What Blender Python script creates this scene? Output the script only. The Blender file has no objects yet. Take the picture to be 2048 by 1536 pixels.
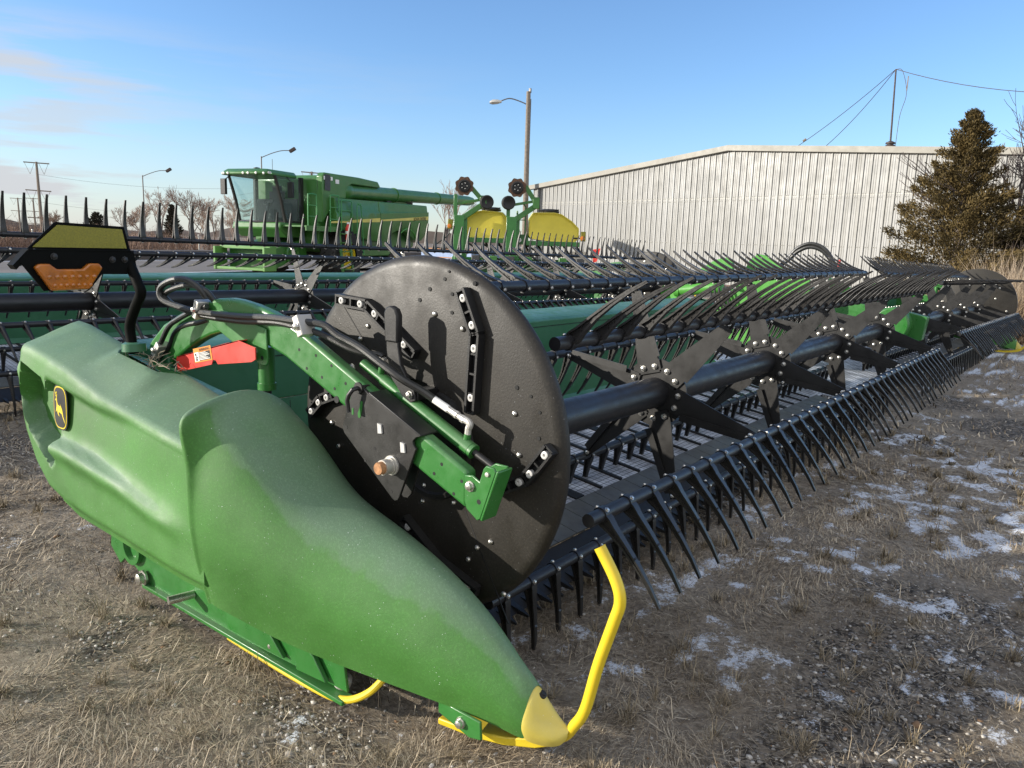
import bpy, bmesh, math, random
import numpy as np
from mathutils import Vector, Matrix
random.seed(7); rng = np.random.default_rng(7)
S = bpy.context.scene; COL = S.collection; PI = math.pi
# ------------------------------------------------------------------ camera
CAM_H = 1.45; YAW, PITCH, ROLL = math.radians(37.42), math.radians(10.3), math.radians(1.9)
Fv = Vector((math.cos(YAW)*math.cos(PITCH), math.sin(YAW)*math.cos(PITCH), -math.sin(PITCH)))
Rv = Fv.cross(Vector((0, 0, 1))).normalized(); Uv = Rv.cross(Fv)
R2 = Rv*math.cos(ROLL) + Uv*math.sin(ROLL); U2 = Uv*math.cos(ROLL) - Rv*math.sin(ROLL)
cd = bpy.data.cameras.new('camera'); cam = bpy.data.objects.new('camera', cd); COL.objects.link(cam)
mw = Matrix((R2, U2, -Fv)).transposed().to_4x4(); mw.translation = (0, 0, CAM_H); cam.matrix_world = mw
cd.sensor_width = 36; cd.lens = 36*1540/2048; cd.clip_start = 0.05; cd.clip_end = 3000
S.camera = cam
# ------------------------------------------------------------------ light
SUN_AZ = math.radians(180-46); SUN_EL = math.radians(14)        # direction to the sun, from +X counter-clockwise
sl = bpy.data.lights.new('sun', 'SUN'); so = bpy.data.objects.new('sun', sl); COL.objects.link(so)
sdir = Vector((math.cos(SUN_AZ)*math.cos(SUN_EL), math.sin(SUN_AZ)*math.cos(SUN_EL), math.sin(SUN_EL)))
so.rotation_euler = sdir.to_track_quat('Z', 'Y').to_euler(); so.location = (0, 0, 20)
sl.energy = 3.5; sl.angle = math.radians(0.5); sl.color = (1, .93, .82)
W = bpy.data.worlds.new('World'); S.world = W; W.use_nodes = True
wt = W.node_tree; wt.nodes.clear()
def wn(t, **k):
    n = wt.nodes.new(t)
    for a, v in k.items(): setattr(n, a, v)
    return n
sky = wn('ShaderNodeTexSky', sky_type='NISHITA', sun_disc=False, sun_elevation=SUN_EL, sun_rotation=math.radians(90)-SUN_AZ, altitude=300, air_density=1.0, dust_density=.25, ozone_density=3.6)
tc = wn('ShaderNodeTexCoord'); sep = wn('ShaderNodeSeparateXYZ'); wt.links.new(tc.outputs['Generated'], sep.inputs[0])
mp = wn('ShaderNodeMapping'); mp.inputs['Scale'].default_value = (1.6, 1.6, 15); mp.inputs['Rotation'].default_value = (.03, -.02, .3)
wt.links.new(tc.outputs['Generated'], mp.inputs[0])
ns = wn('ShaderNodeTexNoise'); ns.inputs['Scale'].default_value = 2.1; ns.inputs['Detail'].default_value = 9; ns.inputs['Roughness'].default_value = .58
wt.links.new(mp.outputs[0], ns.inputs['Vector'])
def wmath(op, a, b=None, clamp=False):
    n = wn('ShaderNodeMath', operation=op, use_clamp=clamp)
    for i, v in enumerate((a, b)):
        if v is None: continue
        if isinstance(v, (int, float)): n.inputs[i].default_value = v
        else: wt.links.new(v, n.inputs[i])
    return n.outputs[0]
def wramp(v, pts):
    n = wn('ShaderNodeValToRGB'); e = n.color_ramp.elements
    while len(e) < len(pts): e.new(.5)
    for i, (p, c) in enumerate(pts): e[i].position = p; e[i].color = (c, c, c, 1)
    wt.links.new(v, n.inputs[0]); return n.outputs[0]
# cloud cover: a low bank near the horizon, thinning upward and away from the sun's side
side = wmath('ADD', wmath('MULTIPLY', sep.outputs['X'], -.60), wmath('MULTIPLY', sep.outputs['Y'], .80))      # + toward left of view
sidef = wramp(wmath('ADD', wmath('MULTIPLY', side, .5), .5), [(.5, .0), (.68, .3), (.75, 1)])
hi = wramp(sep.outputs['Z'], [(0, 1), (.06, .95), (.12, .62), (.17, .85), (.21, .3), (.23, .0)])
nz = wramp(ns.outputs['Fac'], [(.43, 0), (.60, 1)])
base = wramp(sep.outputs['Z'], [(0, .72), (.05, .45), (.12, .10), (.2, 0)])
cl = wmath('MULTIPLY', wmath('MULTIPLY', nz, hi), sidef)
cl = wmath('MAXIMUM', cl, wmath('MULTIPLY', base, wramp(wmath('ADD', wmath('MULTIPLY', side, .5), .5), [(.3, .35), (.75, 1)])))
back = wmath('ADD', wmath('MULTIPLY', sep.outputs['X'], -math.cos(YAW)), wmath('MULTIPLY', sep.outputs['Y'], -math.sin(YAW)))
back_fill = wmath('MULTIPLY', wramp(wmath('ADD', wmath('MULTIPLY', back, .5), .5), [(.40, 0), (.62, .85)]), wramp(ns.outputs['Fac'], [(.3, .6), (.65, 1)]))  # unseen pale cloud behind the camera, added as neutral fill for the shade
tint = wn('ShaderNodeMixRGB', blend_type='MULTIPLY'); tint.inputs[0].default_value = 1; wt.links.new(sky.outputs[0], tint.inputs[1]); tint.inputs[2].default_value = (.92, .95, 1.03, 1)
mx0 = wn('ShaderNodeMixRGB'); wt.links.new(cl, mx0.inputs[0]); wt.links.new(tint.outputs[0], mx0.inputs[1]); mx0.inputs[2].default_value = (2.75, 2.82, 2.95, 1)
mx = wn('ShaderNodeMixRGB'); wt.links.new(back_fill, mx.inputs[0]); wt.links.new(mx0.outputs[0], mx.inputs[1]); mx.inputs[2].default_value = (5.6, 5.45, 5.3, 1)
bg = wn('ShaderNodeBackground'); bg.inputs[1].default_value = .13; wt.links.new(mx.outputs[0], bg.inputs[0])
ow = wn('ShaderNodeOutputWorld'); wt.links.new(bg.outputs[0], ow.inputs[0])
vs = S.view_settings; vs.view_transform = 'Standard'; vs.look = 'None'; vs.exposure = .9; vs.gamma = 1; vs.use_curve_mapping = False
# ------------------------------------------------------------------ helpers
OFF = {}
def tag(o, label=None, cat=None, group=None, kind=None):
    if label: o['label'] = label
    if cat: o['category'] = cat
    if group: o['group'] = group
    if kind: o['kind'] = kind
    return o
def thing(name, label, cat, loc=(0, 0, 0), rz=0, group=None, local=False):
    o = bpy.data.objects.new(name, None); COL.objects.link(o); o.location = loc; o.rotation_euler = (0, 0, rz); o.empty_display_size = .1
    OFF[o] = Vector((0, 0, 0)) if local else Vector(loc)
    return tag(o, label, cat, group)
class MB:
    def __init__(s): s.v = []; s.f = []
    def add(s, vs, fs):
        n = len(s.v); s.v += [tuple(map(float, p)) for p in vs]; s.f += [tuple(n+i for i in f) for f in fs]; return s
    def box(s, c, d, rot=None):
        m = rot if rot is not None else Matrix.Identity(3); c = Vector(c)
        vs = [c + m @ Vector((sx*d[0]/2, sy*d[1]/2, sz*d[2]/2)) for sx in (-1, 1) for sy in (-1, 1) for sz in (-1, 1)]
        return s.add(vs, [(0, 1, 3, 2), (4, 6, 7, 5), (0, 4, 5, 1), (2, 3, 7, 6), (0, 2, 6, 4), (1, 5, 7, 3)])
    def bar(s, a, b, w, h, up=(0, 0, 1)):
        a, b = Vector(a), Vector(b); z = (b-a); L = z.length; z.normalize(); u = Vector(up)
        if abs(u.dot(z)) > .98: u = Vector((1, 0, 0))
        x = u.cross(z).normalized(); y = z.cross(x)
        return s.box((a+b)/2, (w, h, L), Matrix((x, y, z)).transposed())
    def tube(s, pts, r, n=10, cap=True, closed=False):
        pts = [Vector(p) for p in pts]; k = len(pts); rs = r if isinstance(r, (list, tuple)) else [r]*k
        vs = []; fs = []; prev = None
        for i, p in enumerate(pts):
            t = (pts[min(i+1, k-1)] - pts[max(i-1, 0)]).normalized()
            if prev is None:
                x = Vector((0, 0, 1)).cross(t)
                if x.length < .2: x = Vector((1, 0, 0)).cross(t)
            else: x = prev - t*prev.dot(t)
            x.normalize(); prev = x; y = t.cross(x)
            for j in range(n):
                a = 2*PI*j/n; vs.append(p + (x*math.cos(a)+y*math.sin(a))*rs[i])
        for i in range(k-1):
            for j in range(n): fs.append((i*n+j, i*n+(j+1) % n, (i+1)*n+(j+1) % n, (i+1)*n+j))
        if cap: fs.append(tuple(range(n-1, -1, -1))); fs.append(tuple((k-1)*n+j for j in range(n)))
        return s.add(vs, fs)
    def cyl(s, a, b, r, n=16, r2=None): return s.tube([a, b], [r, r if r2 is None else r2], n)
    def lathe(s, a, ax, prof, n=32):       # prof: (distance along ax, radius)
        a = Vector(a); ax = Vector(ax).normalized(); x = ax.orthogonal().normalized(); y = ax.cross(x); vs = []; fs = []
        for d, r in prof:
            for j in range(n):
                t = 2*PI*j/n; vs.append(a + ax*d + (x*math.cos(t)+y*math.sin(t))*max(r, 1e-5))
        for i in range(len(prof)-1):
            for j in range(n): fs.append((i*n+j, i*n+(j+1) % n, (i+1)*n+(j+1) % n, (i+1)*n+j))
        return s.add(vs, fs)
    def prism(s, poly, a, b):              # poly of 3D points on plane, extruded from offset a to offset b (vectors)
        n = len(poly); a, b = Vector(a), Vector(b); vs = [Vector(p)+a for p in poly] + [Vector(p)+b for p in poly]
        return s.add(vs, [tuple(range(n-1, -1, -1)), tuple(range(n, 2*n))] + [(i, (i+1) % n, n+(i+1) % n, n+i) for i in range(n)])
    def px(s, yz, x0, x1): return s.prism([(0, y, z) for y, z in yz], (x0, 0, 0), (x1, 0, 0))
    def py(s, xz, y0, y1): return s.prism([(x, 0, z) for x, z in xz], (0, y0, 0), (0, y1, 0))
    def pz(s, xy, z0, z1): return s.prism([(x, y, 0) for x, y in xy], (0, 0, z0), (0, 0, z1))
    def loft(s, secs, closed=True, cap=True):
        n = len(secs[0]); vs = [p for q in secs for p in q]; fs = []
        for i in range(len(secs)-1):
            for j in range(n if closed else n-1): fs.append((i*n+j, i*n+(j+1) % n, (i+1)*n+(j+1) % n, (i+1)*n+j))
        if cap and closed: fs.append(tuple(range(n-1, -1, -1))); fs.append(tuple((len(secs)-1)*n+j for j in range(n)))
        return s.add(vs, fs)
    def bolt(s, p, nrm, r=.012, h=.01):
        nrm = Vector(nrm).normalized(); p = Vector(p)
        s.lathe(p, nrm, [(0, r*1.25), (h*.3, r*1.25), (h*.32, r*.95), (h, r*.85), (h*1.15, r*.5), (h*1.2, 0)], 8); return s
    def build(s, name, mat, parent=None, smooth=35, bevel=0, sub=0, seg=2):
        off = Vector((0, 0, 0)); p = parent
        while p is not None:
            off += OFF.get(p, Vector((0, 0, 0))); p = p.parent
        me = bpy.data.meshes.new(name); me.from_pydata([Vector(v)-off for v in s.v], [], s.f); me.update()
        bm = bmesh.new(); bm.from_mesh(me); bmesh.ops.recalc_face_normals(bm, faces=bm.faces); bm.to_mesh(me); bm.free()
        o = bpy.data.objects.new(name, me); COL.objects.link(o)
        if parent: o.parent = parent
        if mat: me.materials.append(mat)
        if smooth:
            me.polygons.foreach_set('use_smooth', [True]*len(me.polygons))
            if not sub: me.set_sharp_from_angle(angle=math.radians(smooth))
        if bevel:
            m = o.modifiers.new('bevel', 'BEVEL'); m.width = bevel; m.segments = seg; m.limit_method = 'ANGLE'; m.angle_limit = math.radians(40); m.harden_normals = False
        if sub:
            m = o.modifiers.new('sub', 'SUBSURF'); m.levels = sub; m.render_levels = sub
        return o
def np_mesh(name, V, F, mat, parent=None, col=None, smooth=False):
    """V (n,3), F (m,3|4) arrays -> object, fast"""
    me = bpy.data.meshes.new(name); n, m, k = len(V), len(F), F.shape[1]
    me.vertices.add(n); me.vertices.foreach_set('co', V.astype(np.float32).ravel())
    me.loops.add(m*k); me.loops.foreach_set('vertex_index', F.astype(np.int32).ravel())
    me.polygons.add(m); me.polygons.foreach_set('loop_start', np.arange(0, m*k, k, dtype=np.int32))
    if smooth: me.polygons.foreach_set('use_smooth', np.ones(m, bool))
    me.update(calc_edges=True)
    if col is not None:
        a = me.color_attributes.new('tint', 'FLOAT_COLOR', 'POINT'); a.data.foreach_set('color', col.astype(np.float32).ravel())
    me.materials.append(mat); o = bpy.data.objects.new(name, me); COL.objects.link(o)
    if parent: o.parent = parent
    return o

def text_mesh(name, body, size, ext, m, parent, mat4):
    tx = bpy.data.curves.new(name, 'FONT'); tx.body = body; tx.size = size; tx.extrude = ext; t = bpy.data.objects.new(name, tx); COL.objects.link(t); bpy.context.view_layer.update()
    me = bpy.data.meshes.new_from_object(t.evaluated_get(bpy.context.evaluated_depsgraph_get())); bpy.data.objects.remove(t); bpy.data.curves.remove(tx); me.materials.clear(); me.materials.append(m); me.name = name
    o = bpy.data.objects.new(name, me); COL.objects.link(o); o.parent = parent; o.matrix_local = mat4; return o
# ------------------------------------------------------------------ materials
def mat(name, col, rough=.5, metal=0, var=.12, vscale=3, bump=0, bscale=300, dust=0, dustcol=(.33, .34, .28), speck=0, spec=.5, coat=0, fine=0, frost=0, streak=0):
    m = bpy.data.materials.new(name); m.use_nodes = True; t = m.node_tree; N = t.nodes; L = t.links; b = N['Principled BSDF']
    b.inputs['Roughness'].default_value = rough; b.inputs['Metallic'].default_value = metal; b.inputs['Specular IOR Level'].default_value = spec
    b.inputs['Coat Weight'].default_value = coat; b.inputs['Coat Roughness'].default_value = .12
    tc = N.new('ShaderNodeTexCoord'); P = tc.outputs['Object']
    def noise(sc, det=5, ro=.6):
        n = N.new('ShaderNodeTexNoise'); n.inputs['Scale'].default_value = sc; n.inputs['Detail'].default_value = det; n.inputs['Roughness'].default_value = ro
        L.new(P, n.inputs['Vector']); return n.outputs['Fac']
    def ramp(v, pts):
        n = N.new('ShaderNodeValToRGB'); e = n.color_ramp.elements
        while len(e) < len(pts): e.new(.5)
        for i, (p, c) in enumerate(pts): e[i].position = p; e[i].color = (*c, 1) if isinstance(c, tuple) else (c, c, c, 1)
        L.new(v, n.inputs[0]); return n.outputs[0]
    def mixc(f, a, c2, mode='MIX'):
        n = N.new('ShaderNodeMixRGB'); n.blend_type = mode
        for i, v in ((0, f), (1, a), (2, c2)):
            if isinstance(v, (int, float)): n.inputs[i].default_value = v
            elif isinstance(v, tuple): n.inputs[i].default_value = (*v, 1)
            else: L.new(v, n.inputs[i])
        return n.outputs[0]
    c = ramp(noise(vscale), [(.3, tuple(x*(1-var) for x in col)), (.7, tuple(min(1, x*(1+var)) for x in col))])
    if dust:
        geo = N.new('ShaderNodeNewGeometry'); sp = N.new('ShaderNodeSeparateXYZ'); L.new(geo.outputs['Normal'], sp.inputs[0])
        up = ramp(sp.outputs['Z'], [(.0, .25), (.75, 1.0)])          # dust and frost settle on what faces up
        d = mixc(1.0, ramp(noise(3.1, 9, .7), [(.34, .12), (.66, 1.0)]), up, 'MULTIPLY')
        k = N.new('ShaderNodeMath'); k.operation = 'MULTIPLY'; k.inputs[1].default_value = dust; L.new(d, k.inputs[0])
        c = mixc(k.outputs[0], c, dustcol)
    if streak:                                  # rubbed, brushed-looking scratches running along the part
        mp = N.new('ShaderNodeMapping'); mp.inputs['Scale'].default_value = (6, 3, 130); mp.inputs['Rotation'].default_value = (.22, 0, 0); L.new(P, mp.inputs[0])
        n = N.new('ShaderNodeTexNoise'); n.inputs['Scale'].default_value = 1.0; n.inputs['Detail'].default_value = 4; L.new(mp.outputs[0], n.inputs['Vector'])
        s1 = mixc(1.0, ramp(n.outputs['Fac'], [(.50, 0.0), (.66, streak)]), ramp(noise(2.6, 3), [(.46, 0.0), (.64, 1.0)]), 'MULTIPLY'); c = mixc(s1, c, (.34, .40, .22))
    if frost:                                   # thin frost left on what faces the sky, with a ragged melt edge
        geo = N.new('ShaderNodeNewGeometry'); sp = N.new('ShaderNodeSeparateXYZ'); L.new(geo.outputs['Normal'], sp.inputs[0])
        k1 = N.new('ShaderNodeMath'); k1.operation = 'MULTIPLY_ADD'; k1.inputs[1].default_value = .55; L.new(noise(5.5, 8, .62), k1.inputs[0]); L.new(sp.outputs['Z'], k1.inputs[2])
        fm_ = ramp(k1.outputs[0], [(.70, 0.0), (.76, frost*.55), (1.15, frost)]); c = mixc(fm_, c, (.17, .235, .185))
    if speck:
        v = N.new('ShaderNodeTexVoronoi'); v.inputs['Scale'].default_value = 75; L.new(P, v.inputs['Vector'])
        s2 = ramp(v.outputs['Distance'], [(.04, speck), (.12, 0.0)])
        gate = ramp(noise(9, 3), [(.5, 0.0), (.62, 1.0)])
        c = mixc(mixc(1.0, s2, gate, 'MULTIPLY'), c, (.75, .78, .8))
    if fine:
        c = mixc(1.0, c, ramp(noise(130, 3, .75), [(.40, 1-.4*fine), (.53, 1.0), (.66, 1+2.2*fine)]), 'MULTIPLY')
    L.new(c, b.inputs['Base Color'])
    r2 = ramp(noise(vscale*4), [(.3, max(.02, rough-.1)), (.7, min(1, rough+.12))]); L.new(r2, b.inputs['Roughness'])
    if bump:
        bn = N.new('ShaderNodeBump'); bn.inputs['Strength'].default_value = bump; bn.inputs['Distance'].default_value = .002
        L.new(noise(bscale, 3), bn.inputs['Height']); L.new(bn.outputs[0], b.inputs['Normal'])
    return m
GREEN = (.022, .155, .022)
M = dict(
 shield=mat('moulded_green_plastic', (.042, .165, .020), .58, dust=.22, dustcol=(.30, .36, .24), frost=.55, bump=.5, bscale=380, speck=.9, vscale=2.0, var=.25, fine=.10),
 green=mat('green_paint', GREEN, .34, dust=.22, bump=.12, bscale=500, coat=.15, vscale=5, speck=.35),
 dgreen=mat('green_sheet', (.018, .120, .045), .42, dust=.35, dustcol=(.2, .34, .26), vscale=3),
 lgreen=mat('bright_green_paint', (.07, .30, .035), .38, dust=.15),
 combine=mat('combine_green', (.034, .150, .020), .38, dust=.15, vscale=2, coat=.15),
 black=mat('black_plastic', (.0115, .0115, .012), .48, bump=.3, bscale=350, dust=.18, dustcol=(.10, .095, .08), vscale=6, spec=.4),
 disc=mat('black_moulded_disc', (.0155, .0135, .0105), .50, bump=.25, bscale=150, dust=.35, dustcol=(.085, .072, .05), speck=.3, vscale=2.5, var=.25, spec=.4, fine=.28),
 bmetal=mat('black_painted_steel', (.014, .0135, .013), .42, bump=.2, bscale=300, dust=.12, dustcol=(.08, .07, .055), speck=.12),
 tubemat=mat('black_painted_tube', (.0115, .0115, .013), .40, bump=.25, bscale=260, dust=.25, dustcol=(.075, .075, .078)),
 tine=mat('black_tine_plastic', (.015, .014, .013), .36, vscale=30, dust=.14, dustcol=(.13, .11, .085)),
 rubber=mat('black_rubber', (.014, .013, .012), .6, bump=.3, bscale=120),
 hose=mat('black_hose', (.012, .012, .012), .38, bump=.3, bscale=600, dust=.12),
 bolt=mat('zinc_bolt', (.62, .60, .55), .30, metal=.9, var=.15, vscale=60),
 zinc=mat('galvanised_clamp', (.55, .53, .48), .45, metal=.55),
 yellow=mat('yellow_paint', (.72, .53, .02), .38, dust=.1, bump=.15, bscale=200),
 yplastic=mat('dusty_yellow_plastic', (.62, .50, .075), .5, dust=.45, dustcol=(.62, .58, .36), bump=.3, bscale=300, speck=.5),
 refl=mat('yellow_reflector', (.22, .20, .012), .35, vscale=200, var=.25),
 amber=mat('amber_lens', (.42, .125, .006), .15, vscale=25, var=.25, coat=.8),
 red=mat('red_paint', (.62, .035, .022), .40, dust=.1),
 orange=mat('orange_decal', (.75, .26, .02), .5), white=mat('white_decal', (.78, .77, .73), .5), ink=mat('black_ink', (.01, .01, .01), .5),
 deer=mat('yellow_emblem', (.80, .62, .03), .45), rust=mat('rusty_cork', (.36, .18, .08), .8, var=.4, vscale=60, bump=.5, bscale=150),
 tank=mat('yellow_tank', (.74, .61, .06), .45, dust=.2, vscale=1.5), wheel=mat('yellow_wheel_rim', (.66, .50, .02), .4),
 alu=mat('galvanised_trim', (.42, .41, .37), .5, metal=.3), vent=mat('roof_vent', (.05, .035, .03), .6),
 wood=mat('weathered_wood', (.20, .165, .13), .8, vscale=8, var=.3, bump=.5, bscale=40), steel=mat('grey_pole_steel', (.16, .15, .14), .5, metal=.3),
 cream=mat('cream_board', (.62, .55, .42), .6), seat=mat('cab_interior', (.05, .05, .05), .6), lamp=mat('lamp_lens', (.58, .57, .54), .3),
 disk=mat('rusty_coulter', (.12, .065, .04), .55, metal=.4, var=.4, vscale=20), blue=mat('blue_grey_sheet', (.20, .27, .42), .5), dark=mat('dark_hole', (.004, .004, .004), .7),
 gblack=mat('gloss_black_bracket', (.005, .0055, .005), .6, spec=.06, bump=.15),
 stripe=mat('pale_yellow_stripe', (.62, .54, .12), .45),
 pad=mat('grey_flap', (.065, .062, .055), .5, dust=.3),
)
# ------------------------------------------------------------------ draper headers
def interp(x, tab):
    return float(np.interp(x, [a for a, _ in tab], [b for _, b in tab]))
def sstep(a, b, x):
    t = min(1, max(0, (x-a)/(b-a))) if a != b else 0.0
    return t*t*(3-2*t)
# one reel finger: rims with a thin web between, local +Z along it, bending toward -Y; returns (V, F)
def tine_mesh():
    b = MB(); L = .292
    st = [(-.02, .0, .020, .0145), (.0, .0, .0225, .0150), (.03, .0, .0165, .0130), (.10, -.001, .0105, .0105), (.17, -.008, .0085, .0085), (.24, -.020, .0066, .0065), (.302, -.037, .0045, .0048)]
    for sgn in (-1, 1):
        b.loft([[(x, y+sgn*(w-.0035)+dy, z) for x, dy in ((-t, -.0035), (t, -.0035), (t, .0035), (-t, .0035))] for z, y, w, t in st])
    b.loft([[(x, y+dy, z) for x, dy in ((-.003, -w+.004), (.003, -w+.004), (.003, w-.004), (-.003, w-.004))] for z, y, w, t in st])
    for z0, z1 in ((.02, .05), (.05, .08), (.08, .11), (.11, .145)):            # lattice ribs in the web
        w0 = interp(z0, [(s[0], s[2]) for s in st])-.004; w1 = interp(z1, [(s[0], s[2]) for s in st])-.004
        b.bar((0, -w0, z0), (0, w1, z1), .012, .003); b.bar((0, w0, z0), (0, -w1, z1), .012, .003)
    return b
TINE = tine_mesh()
_t = TINE.build('reel_tine_source', M['tine'], smooth=40); TME = _t.data; bpy.data.objects.remove(_t)
TME.name = 'reel_tine'
TV = np.array([v.co[:] for v in TME.vertices]); TF = np.array([list(p.vertices)+[list(p.vertices)[0]]*(4-len(p.vertices)) for p in TME.polygons if len(p.vertices) <= 4])
def place_tines(lst, root, parts_max=100, thick=1.0):
    """lst: (bat part, Vector pos, angle, dist); the nearest become sub-parts, the rest one stuff part"""
    lst = sorted(lst, key=lambda q: q[3]); rest = []
    off = OFF.get(root, Vector((0, 0, 0)))
    for i, (bat, p, a, d) in enumerate(lst):
        if i < parts_max:
            o = bpy.data.objects.new('tine', TME); COL.objects.link(o); o.parent = bat; o.location = Vector(p)-off
            o.rotation_euler = (a+random.gauss(0, .022), random.gauss(0, .022), random.gauss(0, .05)); o.scale.x = thick
        else:
            m = np.array(Matrix.Rotation(a+random.gauss(0, .022), 3, 'X') @ Matrix.Rotation(random.gauss(0, .022), 3, 'Y')); rest.append(TV @ m.T + np.array(Vector(p)-off))
    if rest:
        n = len(TV); V = np.concatenate(rest); F = np.concatenate([TF + n*i for i in range(len(rest))])
        tri = F[:, 3] == F[:, 0]
        V2 = V; F3 = np.concatenate([F[~tri][:, [0, 1, 2]], F[~tri][:, [0, 2, 3]], F[tri][:, :3]])
        o = np_mesh('tines', V2, F3, M['tine'], root); o['kind'] = 'stuff'
def ang_tine(phi, tab):
    return math.radians(tab)
def reel(root, x0, x1, ax, phase, spiders, tangles, zs=None, near_bolts=2, tl=None, rr=.55, camp=Vector((0, 0, CAM_H)), spacing=.157, tube_r=.074, sel=None):
    """a reel from x0 to x1 about axis (y, z): tube, spiders, six bats with fingers"""
    zs = zs or (lambda x: 0.0)
    tb = MB(); tb.tube([(x0, ax[0], ax[1]+zs(x0)), (x1, ax[0], ax[1]+zs(x1))], tube_r, 40)
    tb.build('reel_tube', M['tubemat'], root)
    for si, xs in enumerate(spiders):
        b = MB(); zc = ax[1]+zs(xs)
        n = 48; prof = [(.168 + (.0 if (i % 8) else -.014)) for i in range(n)]
        b.px([(ax[0]-prof[i]*math.sin(2*PI*i/n), zc+prof[i]*math.cos(2*PI*i/n)) for i in range(n)], xs-.004, xs+.004)
        for k in range(6):
            a = math.radians(phase+60*k); rad = Vector((0, -math.sin(a), math.cos(a))); tan = Vector((0, -math.cos(a), -math.sin(a)))
            c = Vector((xs, ax[0], zc)); dx = .010
            P = [(.095, -.062), (.095, .062), (.17, .060), (rr-.045, .022), (rr-.02, .016), (rr-.02, -.016), (rr-.045, -.02), (.17, -.058)]
            b.prism([c+rad*r+tan*w for r, w in P], (-dx-.003, 0, 0), (-dx+.003, 0, 0))
            for sg in (1,):                                              # folded flange along one edge
                q = [c+rad*.17+tan*.060*sg, c+rad*(rr-.05)+tan*.022*sg]
                b.bar(q[0]+Vector((-dx-.018, 0, 0)), q[1]+Vector((-dx-.012, 0, 0)), .004, .034, up=tan)
            b.bar(c+rad*(rr-.05)+Vector((-.016, 0, 0)), c+rad*(rr+.005)+Vector((-.016, 0, 0)), .03, .012, up=(1, 0, 0))
        sp = b.build('reel_spider', M['bmetal'], root)
        bb = MB()
        for k in range(6):
            for da in (-14, 14):
                a = math.radians(phase+60*k+da); p = Vector((xs-.013, ax[0]-.128*math.sin(a), zc+.128*math.cos(a)))
                if si < near_bolts: m = MB(); m.bolt(p, (-1, 0, 0), .0125, .012); m.build('bolt', M['bolt'], sp)
                else: bb.bolt(p, (-1, 0, 0), .0125, .012)
            a = math.radians(phase+60*k); bb.bolt((xs-.02, ax[0]-(rr-.035)*math.sin(a), zc+(rr-.035)*math.cos(a)), (-1, 0, .3), .010, .012)
        bb.build('bolts', M['bolt'], sp)['kind'] = 'stuff'
    for k in range(6):
        a = math.radians(phase+60*k); y = ax[0]-rr*math.sin(a); z = ax[1]+rr*math.cos(a); b = MB()
        b.tube([(x0, y, z+zs(x0)), (x1, y, z+zs(x1))], .0220, 16)
        ph = math.radians(tangles[k]-7); d = Vector((0, -math.sin(ph), math.cos(ph)))
        xs_ = np.arange(x0+.08, x1-.02, spacing); T = []
        for x in xs_:
            zz = z+zs(x); b.lathe((x-.014, y, zz), (1, 0, 0), [(0, .0215), (0, .0262), (.030, .0262), (.030, .0215)], 14)
            T.append((Vector((x, y, zz))+d*.026, ph))
        o = b.build('reel_bat', M['tubemat'], root)
        bb = MB(); rd = Vector((0, y-ax[0], z-ax[1])).normalized(); side = Vector((-.0, -d.z, d.y))
        for x in xs_:
            q = Vector((x, y, z+zs(x)))
            bb.bolt(q - d*.0255, -d, .007, .006); bb.bolt(q + d.cross(Vector((1, 0, 0)))*.0255, d.cross(Vector((1, 0, 0))), .007, .006)
        bb.build('bolts', M['bolt'], o)['kind'] = 'stuff'
        for p, q in T:
            dd = (p-camp).length
            if sel: dd += sel(k, p)
            tl.append((o, p, q, dd))
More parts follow.
